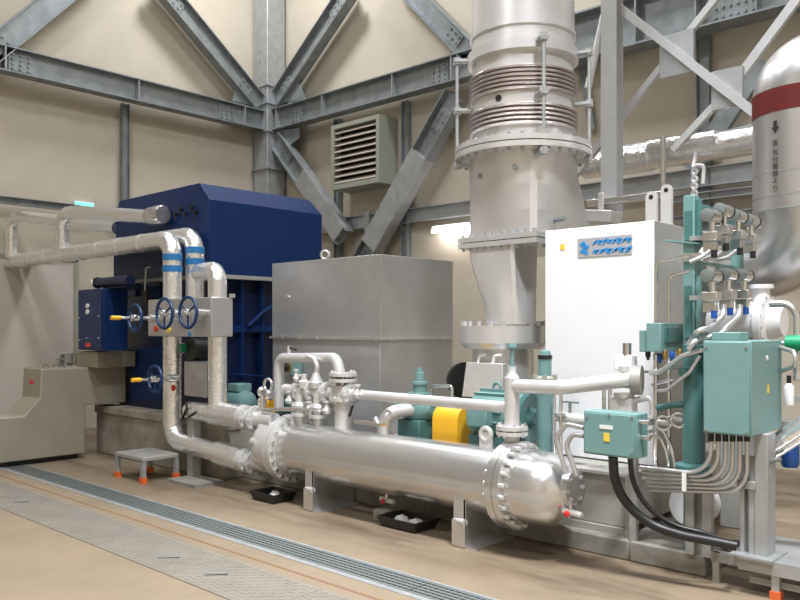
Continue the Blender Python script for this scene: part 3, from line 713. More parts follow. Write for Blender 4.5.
for i, (px, py) in enumerate(((436, 508), (444, 511), (452, 514), (460, 514))):
    q = PY(px, py, 5.055); q.z = CURBZ; t = thing('pipe_fitting', ['dark upright fitting', 'green capped fitting', 'dark squat fitting', 'pale fitting'][i] + ' on the curb under the cooler', 'fitting', q)
    part('body', B().lathe(q, Z_, [(0, .024), (.05, .024), (.06, .017), (.1 + .02 * (i % 2), .017)], 10), ['black', 'teal_dark', 'grate', 'grey'][i], t); part('base', B().cyl(q, q + Z_ * .015, .03), 'grey', t)

# drip trays
def tray(px0, px1, px_mid, py, w_, d_, label, rags):
    q = PZ(px_mid, py); t = thing('drip_tray', label, 'tray', q, 'black drip trays')
    h_ = .085; o, i_ = [], []
    for (sx, sy) in ((-1, -1), (1, -1), (1, 1), (-1, 1)):
        o.append((sx, sy))
    bb = B(); x0, y0 = q.x, q.y
    def ring(wx, wy, z): return [V((x0 + sx * wx, y0 + sy * wy, z)) for sx, sy in o]
    R = ring(w_ / 2 - .03, d_ / 2 - .03, 0) + ring(w_ / 2, d_ / 2, h_) + ring(w_ / 2 - .015, d_ / 2 - .015, h_) + ring(w_ / 2 - .045, d_ / 2 - .045, .012)
    fs = [(3, 2, 1, 0)] + [(a + k * 4, (a + 1) % 4 + k * 4, (a + 1) % 4 + k * 4 + 4, a + k * 4 + 4) for k in range(3) for a in range(4)] + [(12, 13, 14, 15)]
    bb.add(R, fs); part('tray', bb, 'black', t)
    for j, (dx, dy_, rr) in enumerate(rags):
        rg = B(); nn = 10; c_ = V((x0 + dx, y0 + dy_, .013))
        rg.lathe(c_, Z_, [(0, rr), (.02, rr * 1.0), (.045, rr * .75), (.06, rr * .35), (.062, 0)], 10)
        for v in rg.v: v += V((random.uniform(-.012, .012), random.uniform(-.012, .012), random.uniform(-.004, .012) if v.z > .02 else 0))
        ro = solo('rag', rg, 'cloth', 'crumpled white rag lying in the ' + label.split(' beneath')[0] + (', ' + ('left' if j == 0 else 'right') + ' one' if len(rags) > 1 else ''), 'rag')
tray(250, 297, 273, 500, .36, .28, 'smaller black drip tray beneath the left end of the cooler with one rag', [(.0, .02, .06)])
tray(378, 437, 408, 527, .42, .30, 'larger black drip tray beneath the middle of the cooler with two rags', [(-.08, .01, .065), (.075, .01, .068)])
# ================================================================== PIPING ABOVE THE COOLER
MY = 4.74
def P(px, py, Y=MY): return PY(px, py, Y)
top_z = HXZ + HXR
# white bypass loop
t = thing('bypass_pipe', 'white pipe loop arching over the left end of the cooler', 'pipe', P(278, 405, 4.95))
part('pipe', B().tube([P(279, 408, 4.95), P(279, 358, 4.95), P(337, 358, 4.82), P(342, 386, 4.82)], .05, 16, .1, 7), 'silver_white', t)
part('vent', B().cyl(P(289, 354, 4.93), P(289, 346, 4.93), .02), 'silver_white', t); part('vent_handle', B().cyl(P(289, 347, 4.93), P(296, 350, 4.93), .012), 'black', t)
# valve manifold on the cooler
t = thing('valve_manifold', 'cluster of silver valves and flanges on top of the cooler', 'manifold', P(320, 415, 4.8))
bd = B()
v0 = P(343, 424, 4.8)
bd.cyl((v0.x, 4.8, top_z - .06), (v0.x, 4.8, P(343, 385, 4.8).z), .075, n=20)
part('riser', bd, 'silver_white', t)
zc_ = P(343, 394, 4.8).z
for dz in (.11, -.06, .16):
    f_ = B(); f_.lathe((v0.x, 4.8, zc_ + dz), Z_, [(0, .125), (.03, .125)], 22); f_.bolts((v0.x, 4.8, zc_ + dz + .015), Z_, .1, 8, .012, .07); part('flange', f_, 'silver_white', t)
cr = B(); x0 = P(285, 392, 4.8).x; cr.cyl((x0, 4.8, zc_), (v0.x + .16, 4.8, zc_), .052, n=18); part('header', cr, 'silver_white', t)
for px in (300, 313, 328, 350):
    q = P(px, 394, 4.8); f_ = B(); f_.lathe((q.x - .018, 4.8, zc_), X_, [(0, .1), (.036, .1)], 20); f_.bolts((q.x, 4.8, zc_), X_, .08, 8, .011, .07); part('flange', f_, 'silver_white', t)
for i, (px, tp) in enumerate(((300, 398), (318, 402))):
    q = P(px, 400, 4.76); bb = B(); bb.cyl((q.x, 4.76, top_z - .05), (q.x, 4.76, zc_ - .02), .045, n=16); bb.lathe((q.x, 4.76, top_z + .06), Z_, [(0, .085), (.03, .085)], 18); bb.lathe((q.x, 4.76, top_z + .12), Z_, [(0, .07), (.04, .085), (.07, .07)], 18); part('branch', bb, 'silver_white', t)
bb = B(); q = P(316, 388, 4.78)
bb.lathe(q, Z_, [(0, .06), (.05, .07), (.08, .05), (.14, .03)], 16); bb.tube([q + Z_ * .12, q + Z_ * .2 + X_ * .02, q + V((-.03, 0, .27)), q + V((-.12, 0, .29))], .022, 10, .05)
part('vent_valve', bb, 'silver_white', t)
bb = B(); q = P(304, 388, 4.76); bb.lathe(q, Z_, [(0, .05), (.06, .055), (.08, .03), (.13, .03)], 14)
part('bonnet', bb, 'silver_white', t)
bb = B(); bb.tube([P(262, 410, 4.6), P(285, 409, 4.6), P(310, 410, 4.6)], .018, 8); bb.cyl(P(262, 410, 4.6), P(262, 396, 4.6), .018); bb.cyl(P(310, 410, 4.6), P(310, 418, 4.6), .016)
part('small_line', bb, 'silver', t)
part('black_lever', B().obox(P(351, 411, 4.72), (.008, 0, 0), (0, .008, 0), (.02, 0, .05)), 'black', t)
bb = B()
for (px, py) in ((262, 392), (270, 395), (262, 402)):
    q = P(px, py, 4.78); bb.lathe(q, X_, [(-.03, .04), (.0, .055), (.03, .04)], 12)
bb.torus(P(268, 385, 4.78), Y_, .06, .014, 16, 8); bb.cyl(P(262, 402, 4.78), P(262, 430, 4.7), .03)
part('instrument_valve', bb, 'silver', t)
bb = B(); bb.obox(P(370, 423, 4.72), (.16, 0, 0), (0, .04, 0), (0, 0, .012)); bb.cyl(P(375, 418, 4.72), P(378, 425, 4.72), .03); part('junction', bb, 'silver', t)
for (px, py, r_) in ((290, 398, .035), (309, 408, .03), (327, 408, .032), (334, 380, .035), (357, 392, .028), (296, 376, .022)):
    q = P(px, py, 4.74); vb_ = B(); vb_.lathe(q - Z_ * .05, Z_, [(0, r_), (.03, r_ * 1.5), (.05, r_), (.09, r_ * .6), (.1, r_ * 1.2), (.115, r_ * 1.2)], 12); vb_.cyl(q, q + V((0, .07, 0)), r_ * .7, n=10); part('small_valve', vb_, 'silver_white', t)
# long header to the right
zh = P(425, 400, 4.8).z; xh1 = P(512, 400, 4.74).x
t = thing('header_pipe', 'long white pipe running above the cooler to the flanged riser', 'pipe', ((v0.x + xh1) / 2, 4.8, zh - .05))
part('pipe', B().tube([(v0.x + .1, 4.8, zh), (xh1, 4.76, zh)], .043, 16), 'silver_white', t)
# riser at the right end
xv = P(512, 430, HXY).x
t = thing('riser_pipe', 'flanged white riser pipe on the right end of the cooler', 'pipe', (xv, HXY, top_z))
zt_ = P(512, 386, HXY).z
e1 = PY(562, 387.5, 4.72); e2 = PY(640, 378.5, 4.98)
part('pipe', B().tube([(xv, HXY, top_z - .03), (xv, HXY, zt_ + .06)], .055, 18), 'silver_white', t)
fz = P(512, 430, HXY).z; f_ = B(); f_.lathe((xv, HXY, fz - .035), Z_, [(0, .115), (.028, .115)], 26); f_.lathe((xv, HXY, fz + .003), Z_, [(0, .115), (.028, .115)], 26); f_.bolts((xv, HXY, fz), Z_, .095, 8, .011, .1)
part('flange', f_, 'silver_white', t)
part('side_arm', B().tube([(xv, HXY, zt_), e1, e2], .05, 16, .1), 'silver_white', t)
bb = B(); bb.lathe((xv, HXY, zt_ + .06), Z_, [(0, .055), (.04, .03), (.08, .03)], 14); part('reducer', bb, 'silver_white', t)
bb = B(); bb.cyl((xv, HXY, zt_ + .14), (xv, HXY, zt_ + .26), .014); bb.lathe((xv, HXY, zt_ + .26), Z_, [(0, .02), (.02, .035), (.05, .03)], 12); part('thermowell', bb, 'teal', t)
# tube parallel to riser
xq = P(561, 420, 5.1)
t = thing('gauge_line', 'thin twin sensing line standing right of the slim teal actuator', 'pipe', (xq.x, 5.1, top_z - .1))
part('tube', B().tube([(xq.x, 5.1, SKZ + .02), (xq.x, 5.1, P(541, 393, 5.1).z)], .014, 8), 'silver', t); part('tube', B().tube([(xq.x - .06, 5.11, SKZ + .02), (xq.x - .06, 5.11, P(541, 393, 5.1).z)], .01, 8), 'silver', t)
part('collar', B().lathe((xq.x, 5.1, P(541, 414, 5.1).z), Z_, [(0, .05), (.02, .05)], 14), 'silver', t)
# elbow to the pump
PUY = 5.2
t = thing('suction_elbow', 'white elbow pipe from the cooler top to the teal pump', 'pipe', P(384, 430, 4.85))
part('pipe', B().tube([(P(384, 430, 4.85).x, 4.85, top_z - .08), P(384, 413, 4.85), P(412, 409, PUY - .12)], .058, 16, .13, 8), 'silver_white', t)

# ================================================================== PUMPS
def pump(name, lab, Yp, pxs, zc, r, labels):
    pass
zp = PY(470, 412, PUY).z
t = thing('oil_pump', 'teal pump body between the white elbow and the yellow guard', 'pump', (PY(418, 420, PUY).x, PUY, SKZ + .02))
xp = PY(418, 420, PUY).x
bb = B(); bb.lathe((xp - .17, PUY, zp), X_, [(0, .06), (.05, .11), (.1, .14), (.24, .14), (.3, .1), (.36, .06)], 22); part('casing', bb, 'teal', t)
part('inlet_flange', B().lathe((xp - .02, PUY - .16, zp + .02), Y_, [(0, .1), (.03, .1)], 20), 'teal', t)
bb = B(); bb.box((xp - .13, PUY - .13, SKZ + .02), (xp + .13, PUY + .13, zp - .1)); part('pedestal', bb, 'teal_dark', t, .01)
q = PY(420, 400, PUY); bb = B(); bb.lathe((q.x, PUY, zp + .08), Z_, [(0, .09), (.05, .09), (.055, .06), (.12, .06), (.125, .075), (.15, .075), (.155, .045), (.23, .045), (.235, .03), (.27, .03)], 16); part('relief_valve', bb, 'teal', t)
bb = B(); bb.tube([PY(431, 398, PUY + .1), PY(431, 386, PUY + .1), PY(452, 386, PUY + .1), PY(452, 400, PUY + .1)], .014, 8, .03); part('bracket', bb, 'silver', t)
gx0, gx1 = PY(432, 420, PUY - .115).x, PY(457, 420, PUY - .115).x
gz1 = PY(445, 406, PUY - .05).z
bb = B(); N = 12; rg = .115
arc = [V((gx0, PUY + rg * math.cos(math.pi * i / N), gz1 - rg + rg * math.sin(math.pi * i / N))) for i in range(N + 1)]
solo('coupling_guard', bb.prism([V((gx0, PUY + rg, SKZ + .02))] + arc + [V((gx0, PUY - rg, SKZ + .02))], V((gx1 - gx0, 0, 0))), 'yellow', 'arched yellow coupling guard between the teal pump and motor', 'guard', None, .006)
xm0, xm1 = PY(473, 420, PUY).x, PY(533, 420, PUY).x
t = thing('pump_motor', 'large teal electric motor with round end bell right of the yellow guard', 'motor', ((xm0 + xm1) / 2, PUY, SKZ + .02))
part('frame', B().lathe((xm0, PUY, zp), X_, [(0, .05), (.02, .12), (.07, .17), (.1, .185), (xm1 - xm0 - .14, .185), (xm1 - xm0 - .14, .2), (xm1 - xm0 - .06, .2)], 30), 'teal', t)
fb = B()
for k in range(15):
    th = 2 * math.pi * k / 15; dv = V((0, math.cos(th), math.sin(th))); fb.obox(V(((xm0 + xm1) / 2 - .04, PUY, zp)) + dv * .19, ((xm1 - xm0) / 2 - .13, 0, 0), dv * .018, dv.cross(X_) * .005)
part('fins', fb, 'teal', t, kind='stuff')
part('end_bell', B().lathe((xm1 - .07, PUY, zp), X_, [(0, .215), (.05, .215), (.07, .19), (.06, .09), (.1, .05), (.1, .0)], 32), 'teal_dark', t)
q = PY(482, 415, PUY - .2); part('terminal_box', B().box((q.x - .1, PUY - .28, q.z - .09), (q.x + .1, PUY - .17, q.z + .07)), 'teal', t, .012)
part('foot', B().box((xm0 + .08, PUY - .17, SKZ + .02), (xm1 - .12, PUY + .17, zp - .15)), 'teal_dark', t, .01)
part('eye_bolt', B().torus(((xm0 + xm1) / 2 - .05, PUY, zp + .22), Y_, .035, .012, 14), 'teal', t)
# little pump set behind the left end of the cooler
SY = 5.13
zs_ = PY(245, 402, SY).z
xs0, xs1 = PY(229, 402, SY).x, PY(263, 402, SY).x
t = thing('small_motor', 'small pale teal motor with terminal box behind the left pipe nozzle', 'motor', ((xs0 + xs1) / 2, SY, CURBZ))
part('frame', B().lathe((xs0, SY, zs_), X_, [(0, .03), (.02, .1), (.05, .13), (.3, .13), (.36, .11), (.4, .04)], 22), 'teal', t)
part('terminal_box', B().box((xs0 + .1, SY - .09, zs_ + .11), (xs0 + .3, SY + .09, zs_ + .2)), 'teal', t, .012)
part('strap', B().lathe((xs0 + .07, SY, zs_), X_, [(0, .135), (.03, .135)], 22), 'black', t)
part('foot', B().box((xs0 + .05, SY - .09, PLZ + .002), (-6.93, SY + .09, zs_ - .08)) if xs0 + .08 < -6.93 else B().box((-6.86, SY - .09, CURBZ), (xs0 + .35, SY + .09, zs_ - .08)), 'curb', t)
xg = PY(270, 402, SY).x
t = thing('small_coupling_guard', 'small yellow coupling guard right of the small teal motor', 'guard', (xg, SY, CURBZ))
part('guard', B().lathe((xg - .06, SY, zs_ - .0), X_, [(0, .08), (.13, .08)], 18), 'yellow', t); part('stand', B().box((xg - .05, SY - .05, PLZ * 0 + CURBZ), (xg + .05, SY + .05, zs_ - .05)), 'grey', t)
xg2 = PY(288, 401, SY).x
t = thing('small_pump', 'small dark teal pump behind the valve manifold', 'pump', (xg2, SY, CURBZ))
part('casing', B().lathe((xg2 - .14, SY, zs_), X_, [(0, .04), (.04, .08), (.08, .11), (.2, .11), (.26, .06)], 20), 'teal_dark', t); part('stand', B().box((xg2 - .08, SY - .06, CURBZ), (xg2 + .08, SY + .06, zs_ - .06)), 'teal_dark', t)
part('flange', B().lathe((xg2 - .02, SY, zs_ + .1), Z_, [(0, .08), (.03, .08)], 18), 'teal', t)
# gauge on the enclosure wall
p = PY(292, 367, EY - .05)
t = thing('pressure_switch', 'small teal and brown pressure switch seen through the white pipe loop', 'switch', p)
part('box', B().box((p.x - .03, EY - .06, p.z - .09), (p.x + .11, EY - .001, p.z + .1)), 'teal', t, .008); part('dial', B().lathe((p.x - .06, EY - .03, p.z), -Y_, [(0, .06), (.05, .06)], 18), 'brass', t); part('knob', B().cyl((p.x - .06, EY - .08, p.z), (p.x - .06, EY - .14, p.z), .04), 'black', t)

# ================================================================== EXHAUST STACK
SXC, SYC = -3.93, 5.86
def zat(py, x=SXC, y=SYC): return CH + (HZ - py) * (V((x, y, 0)).dot(FW)) / F
st = thing('exhaust_stack', 'tall silver exhaust stack with bellows joint and square transition', 'exhaust stack', (SXC, SYC, SKZ + .02))
n = 48
zf1 = zat(244); zf2 = CH + (HZ - 149) * (V((SXC, SYC, 0)).dot(FW) - .48) / F; zr0 = zat(337)
half = .41
def sq_ring(h_, z, n=48, cx=SXC, cy=SYC, yx=0., xx=0.):
    o = []
    for i in range(n):
        th = 2 * math.pi * (i + .5) / n - math.pi; c_, s_ = math.cos(th), math.sin(th); k = h_ / max(abs(c_), abs(s_)); o.append(V((cx + c_ * k + (xx * c_ * k / h_ if c_ > 0 else 0), cy + s_ * k + (yx * s_ * k / h_ if s_ > 0 else 0), z)))
    return o
def rd_ring(r, z, n=48, cx=SXC, cy=SYC): return [V((cx + r * math.cos(2 * math.pi * (i + .5) / n - math.pi), cy + r * math.sin(2 * math.pi * (i + .5) / n - math.pi), z)) for i in range(n)]
def loft(rings):
    b = B(); vs = []; fs = []; n = len(rings[0])
    for r in rings: vs += r
    for j in range(len(rings) - 1):
        for i in range(n): fs.append((j * n + i, j * n + (i + 1) % n, (j + 1) * n + (i + 1) % n, (j + 1) * n + i))
    fs += [tuple(reversed(range(n))), tuple(range((len(rings) - 1) * n, len(rings) * n))]
    return b.add(vs, fs)
r_b = .47
SQ0 = sq_ring(.35, zf1 + .03, yx=.36, xx=.0)
part('upper_transition', loft([SQ0] + [[a.lerp(c_, u) for a, c_ in zip(SQ0, rd_ring(r_b, zf2 - .06))] for u in (.33, .66)] + [rd_ring(r_b, zf2 - .06), rd_ring(r_b, zf2 + .05)]), 'stack', st, sharp=9)
sqf = B(); FXa, FXb, FYa, FYb = SXC - .41, SXC + .41, SYC - .41, SYC + .76
sqf.box((FXa, FYa, zf1 - .045), (FXb, FYb, zf1 - .004)); sqf.box((FXa, FYa, zf1 + .004), (FXb, FYb, zf1 + .045))
qf = part('square_flange', sqf, 'stack', st)
bo = B()
for k in range(10):
    u = k / 9; xx_, yy_ = FXa + .04 + u * (FXb - FXa - .08), FYa + .04 + u * (FYb - FYa - .08)
    for (x, y) in ((xx_, FYa + .03), (FXb - .03, yy_)): bo.cyl((x, y, zf1 - .075), (x, y, zf1 + .075), .016, n=6)
part('bolts', bo, 'galv_light', qf)
# lower transition
rl = .27
LX, LYC = PY(511, 300, 5.72).x, 5.72
FX = PY(503, 330, 5.75).x
zl0, zl1 = zr0 + .11, zf1 - .045
q_ = PY(513, 300, 5.47); RC = [V((q_.x - .47, 5.47, 0)), V((q_.x, 5.47, 0)), V((q_.x, 5.86, 0)), V((q_.x - .47, 5.86, 0))]
def rect_ring(z, n=48):
    o = []; hx_, hy_ = .235, .195; cx_, cy_ = q_.x - .235, 5.665
    for i in range(n):
        th = 2 * math.pi * (i + .5) / n - math.pi; c_, s_ = math.cos(th), math.sin(th); k = 1 / max(abs(c_), abs(s_)); o.append(V((cx_ + c_ * k * hx_, cy_ + s_ * k * hy_, z)))
    return o
LX, LYC = PY(511, 300, 5.66).x, 5.66
R0, R1 = rd_ring(.215, zl0 + .1, 48, LX, LYC), rect_ring(zl1 - .1)
lt = [rd_ring(.215, zl0, 48, LX, LYC), R0] + [[a.lerp(c_, u) for a, c_ in zip(R0, R1)] for u in (.33, .66)] + [R1, rect_ring(zl1)]
part('lower_transition', loft(lt), 'stack', st, sharp=12)
rf = B(); rf.lathe((FX, 5.75, zr0 - .1), Z_, [(0, .34), (.05, .385), (.2, .385)], 44); rfo = part('round_flange', rf, 'stack', st)
part('bolts', B().bolts((FX, 5.75, zr0 + .11), Z_, .355, 20, .02, .06), 'stack', rfo)
part('outlet_duct', B().lathe((FX, 5.75, SKZ + .02), Z_, [(0, .27), (zr0 - .1 - SKZ - .02, .27)], 36), 'stack', st)
# bellows: flange ring, convolutions, band, convolutions, cone, pipe
bz = {k: CH + (HZ - v) * (V((SXC, SYC, 0)).dot(FW) - .45) / F for k, v in dict(f0=149, c0=124, c1=101, m1=89, c2=63, t0=48, t1=26).items()}
ring = B(); ring.lathe((SXC, SYC, bz['f0']), Z_, [(0, .60), (.045, .60)], 48); ring.lathe((SXC, SYC, bz['f0'] + .055), Z_, [(0, .60), (.045, .60)], 48)
lf = part('bellows_flange', ring, 'stack', st); part('bolts', B().bolts((SXC, SYC, bz['f0'] + .05), Z_, .555, 32, .018, .15), 'galv_light', lf)
part('lower_cuff', B().lathe((SXC, SYC, bz['f0'] + .1), Z_, [(0, .445), (bz['c0'] - bz['f0'] - .1, .445)], 48), 'stack', st)
def conv(za, zb_, nn, R=.44, dr=.04):
    pr = []
    for i in range(nn):
        z0 = (zb_ - za) * i / nn; dz = (zb_ - za) / nn
        for u in (0, .15, .3, .5, .7, .85): pr.append((z0 + dz * u, R + dr * math.sin(math.pi * u) ** .6 if u else R))
    pr.append((zb_ - za, R)); return B().lathe((SXC, SYC, za), Z_, pr, 56)
part('bellows', conv(bz['c0'], bz['c1'], 5), 'bellows', st, sharp=60); part('bellows', conv(bz['m1'], bz['c2'], 6), 'bellows', st, sharp=60)
part('middle_band', B().lathe((SXC, SYC, bz['c1']), Z_, [(0, .445), (bz['m1'] - bz['c1'], .445)], 48), 'stack', st)
ph = PY(498, 95, SYC - .45); pv = V((ph.x - SXC, ph.y - SYC, 0)).normalized()
part('port_hole', B().cyl(V((SXC, SYC, (bz['c1'] + bz['m1']) / 2)) + pv * .43, V((SXC, SYC, (bz['c1'] + bz['m1']) / 2)) + pv * .45, .028), 'black', st)
part('upper_cuff', B().lathe((SXC, SYC, bz['c2']), Z_, [(0, .445), (bz['t0'] - bz['c2'], .445), (bz['t0'] - bz['c2'] + .001, .485), (bz['t0'] - bz['c2'] + .09, .485), (bz['t0'] - bz['c2'] + .091, .45)], 48), 'stack', st)
part('chimney', B().lathe((SXC, SYC, bz['t0'] + .09), Z_, [(0, .45), (.12, .45), (.121, .465), (.15, .465), (.151, .45), (CEIL - bz['t0'] - .09, .45)], 48), 'stack', st)
vdir = [V((math.cos(math.radians(u)), math.sin(math.radians(u)), 0)) for u in (-140, -39, 22, 120)]
for dv in vdir:
    q = V((SXC, SYC, 0)) + dv.normalized() * .58
    ro = part('tie_rod', B().cyl((q.x, q.y, bz['f0'] - .06), (q.x, q.y, bz['t0'] + .06), .016, n=10), 'galv_light', st)
    for z in (bz['f0'] - .04, bz['c1'] + .05, bz['t0'] + .05):
        nb = B(); nb.cyl((q.x, q.y, z - .03), (q.x, q.y, z + .03), .036, n=6)
        nb.obox(V((q.x, q.y, z)) - dv.normalized() * .05, dv.normalized() * .07, dv.normalized().cross(Z_) * .04, (0, 0, .012))
        part('nut', nb, 'galv_light', ro)
tp = B(); 
for (px, py) in ((515, 167), (458 + 24, 176), (562, 219)):
    q = PY(px, py, SYC - .42 if px < 550 else SYC - .1); dv = (V((q.x, q.y, 0)) - V((SXC, SYC, 0))).normalized(); tp.cyl(q - dv * .15, q + dv * .03, .022, n=8)
part('sample_port', tp, 'galv', st, kind='stuff')
# access panel boxes under the stack flange
a, e = PY(467, 362, 5.45), PY(506, 400, 5.45)
t = thing('access_box', 'pale grey access box with two hooked handles under the stack flange', 'box', ((a.x + e.x) / 2, 5.45, SKZ + .02))
part('box', B().prism([V((a.x - .02, 5.4, 1.0)), V((e.x, 5.4, 1.0)), V((e.x, 5.4, a.z)), V((a.x + .03, 5.4, a.z))], V((0, .07, 0))), 'silver_white', t, .006)
for px in (478, 493):
    q = PY(px, 360, 5.38); part('handle', B().tube([(q.x - .04, 5.43, a.z - .01), (q.x - .02, 5.43, a.z + .06), (q.x + .05, 5.43, a.z + .07)], .012, 8, .02), 'white', t)
t = thing('suction_disc', 'dark round fan casing half hidden left of the access box', 'casing', PY(463, 400, 5.9))
q = PY(462, 380, 5.8); part('disc', B().lathe((q.x, 5.8, q.z), V((1, -.6, 0)), [(0, .14), (.04, .17), (.1, .17), (.12, .08), (.12, 0)], 28), 'black', t)
part('stand', B().box((q.x - .1, 5.8, SKZ + .02), (q.x + .1, 5.95, q.z - .1)), 'grate', t)

# teal actuator column
ACY = 5.14
t = thing('teal_actuator', 'slim teal actuator column with black cap standing behind the cooler head', 'actuator', PY(545, 440, ACY))
xq_ = PY(545, 400, ACY).x
def az(py): return PY(545, py, ACY).z
part('column', B().lathe((xq_, ACY, SKZ + .02), Z_, [(0, .06), (az(430) - SKZ - .02, .06), (az(400) - SKZ - .02, .062), (az(385) - SKZ - .02, .075), (az(382) - SKZ - .02, .075)], 20), 'teal', t)
yk = B(); yk.lathe((xq_, ACY, az(382)), Z_, [(0, .085), (.03, .09), (.05, .075)], 18); yk.bolts((xq_, ACY, az(380)), Z_, .085, 6, .02, .08); part('yoke', yk, 'louvre', t)
part('cylinder', B().lathe((xq_, ACY, az(375)), Z_, [(0, .05), (az(358) - az(375), .05)], 20), 'teal', t)
part('cap', B().lathe((xq_, ACY, az(359)), Z_, [(0, .055), (.03, .055)], 20), 'black', t); part('top_knob', B().lathe((xq_, ACY, az(359) + .03), Z_, [(0, .045), (.03, .04), (.04, .02)], 16), 'teal', t)

# ================================================================== WHITE CABINET
KY = 5.48
a, e = PY(545, 230.3, KY), PY(653.5, 220.4, KY); ky1 = PX(690, 225, e.x).y
kz = (a.z + e.z) / 2
t = thing('white_cabinet', 'tall glossy white control cabinet right of the stack', 'cabinet', ((a.x + e.x) / 2, 5.6, SKZ + .02))
part('carcass', B().box((a.x, KY + .02, SKZ + .02), (e.x, ky1, kz)), 'grey', t, .006)
dr = part('door', B().box((a.x, KY, SKZ + .03), (e.x, KY + .02, kz - .002)), 'white', t, .006)
q = PY(562.5, 247, KY); part('warning_label', B().box((q.x - .02, KY - .004, q.z - .022), (q.x + .02, KY, q.z + .022)), 'tag', dr)
l0, l1 = PY(578, 239, KY), PY(632, 254, KY)
pq = part('plaque', B().box((l0.x, KY - .006, l1.z + .0), (l1.x, KY, l0.z - .0)), 'plaque', dr)
em = B(); lx, lz, hh = l0.x + .06, (l0.z + l1.z) / 2, (l0.z - l1.z)
for (dx, dz, sx, sz, sh) in ((-.015, .03, .02, .012, .5), (.012, .008, .024, .014, -.4), (-.008, -.02, .024, .012, .5), (.012, -.042, .02, .01, -.3)):
    em.obox((lx + dx, KY - .008, lz + dz), (sx, 0, sx * sh), (0, .002, 0), (-sz * sh, 0, sz))
part('emblem', em, 'logo', pq)
lt_ = B(); W_ = l1.x - lx - .07
for row, (zz, nst) in enumerate(((.035, 8), (-.035, 6))):
    for i in range(nst):
        x = lx + .07 + (i + .5) * W_ / nst; hh_ = .022 + .006 * ((i * 7 + row * 3) % 3); s_ = .012
        lt_.obox((x, KY - .008, lz + zz), (W_ / nst * .36, 0, .006 * ((-1) ** (i + row))), (0, .002, 0), (s_ * .6, 0, hh_ * .55))
        lt_.obox((x + W_ / nst * .3, KY - .008, lz + zz + .004), (W_ / nst * .3, 0, .008), (0, .002, 0), (.003, 0, .006))
part('lettering', lt_, 'logo', pq)
# pipework and lugs on top of package behind the cabinet
for i, (px, py0, py1) in enumerate(((651, 197, 226), (666, 190, 232))):
    q = PY(px, py0, 5.72 + .25 * i); zb_ = kz if i == 0 else kz
    t = thing('lifting_lug', ('shorter' if i == 0 else 'taller') + ' white lifting lug plate on top of the cabinet', 'lifting lug', (q.x, q.y, zb_), 'white lifting lugs')
    pts = [V((q.x - .045, q.y, zb_)), V((q.x + .045, q.y, zb_))] + [V((q.x + .045 * math.cos(u), q.y, q.z + .045 * math.sin(u))) for u in [k * math.pi / 8 for k in range(9)]]
    part('plate', B().prism(pts, V((0, .03, 0))), 'silver_white', t); part('hole', B().cyl((q.x, q.y - .003, q.z), (q.x, q.y + .033, q.z), .018), 'black', t)

# ================================================================== STEELWORK RIGHT OF THE STACK
QY = 7.6
p = PY(612, 100, QY)
t = thing('support_post', 'pale H-section support post rising right of the stack', 'post', (p.x, QY, 0))
part('h_section', B().hbeam((p.x, QY, 0), (p.x, QY, CEIL), V((1, .1, 0)), .19, .17, .014, .01), 'galv_pale', t); part('base_plate', B().box((p.x - .15, QY - .15, 0), (p.x + .15, QY + .15, .02)), 'galv', t)
def bar(p0, p1, label, w_=.1, th=.05, m='galv_light', up=None):
    if up: p0, p1 = reach(p0, p1, up)
    a = (p1 - p0); L = a.length / 2; a.normalize(); q = a.cross(Y_).normalized()
    t = thing('bracing_bar', label, 'brace', p0 if p0.z < p1.z else p1, 'crossed bracing bars')
    m = 'galv_pale' if m == 'galv_light' else m
    part('front_leg', B().obox((p0 + p1) / 2, a * L, Y_ * .006, q * w_ / 2), m, t)
    part('edge_leg', B().obox((p0 + p1) / 2 + q * (w_ / 2 - .005) + Y_ * th / 2, a * L, Y_ * th / 2, q * .006), m, t)
bar(PY(617, 6, QY), PY(790, 141, QY - .0), 'long bracing angle sloping down right from the support post to the big pipe', .08, .06)
bar(PY(720, -8, QY + .119), PY(560, 193, QY + .119), 'bracing angle crossing the long bar at the upper square gusset', .065, .05, up=CEIL - .05)
bar(PY(800, -6, QY + .119), PY(733, 84, QY + .119), 'bracing angle sloping down from the upper right to the lower gusset', .085, .05, up=CEIL - .05)
bar(PY(728, 90, QY + .119), PY(672, 150, QY + .119), 'bracing angle continuing down left below the lower gusset', .065, .05)
for i, (x0, y0, x1, y1) in enumerate(((658, 36, 692, 70), (710, 71, 741, 104))):
    a, e = PY(x0, y0, QY + .03), PY(x1, y1, QY + .03)
    o = solo('gusset_plate', B().box((a.x, QY + .064, e.z), (e.x, QY + .112, a.z)), 'galv_light', ('upper' if i == 0 else 'lower') + ' square gusset plate joining the crossed bracing bars', 'gusset', 'bracing gussets')
# lower dark brace behind the gussets
bar(PY(762, 60, WY - .205), PY(690, 170, WY - .205), 'dark bracing bar on the back wall behind the lower gusset', .22, .08, 'galv')
bar(PY(592, 130, WY - .09), PY(578, 40, WY - .09), 'steep bracing bar just right of the bellows joint', .1, .06, 'galv')
# slim bright rod right of the bellows
solo('guide_rod', B().cyl(PY(604, 15, QY - .05), PY(588, 88, QY - .05), .038, n=12), 'white', 'slim bright white rod slanting beside the right of the bellows', 'rod')
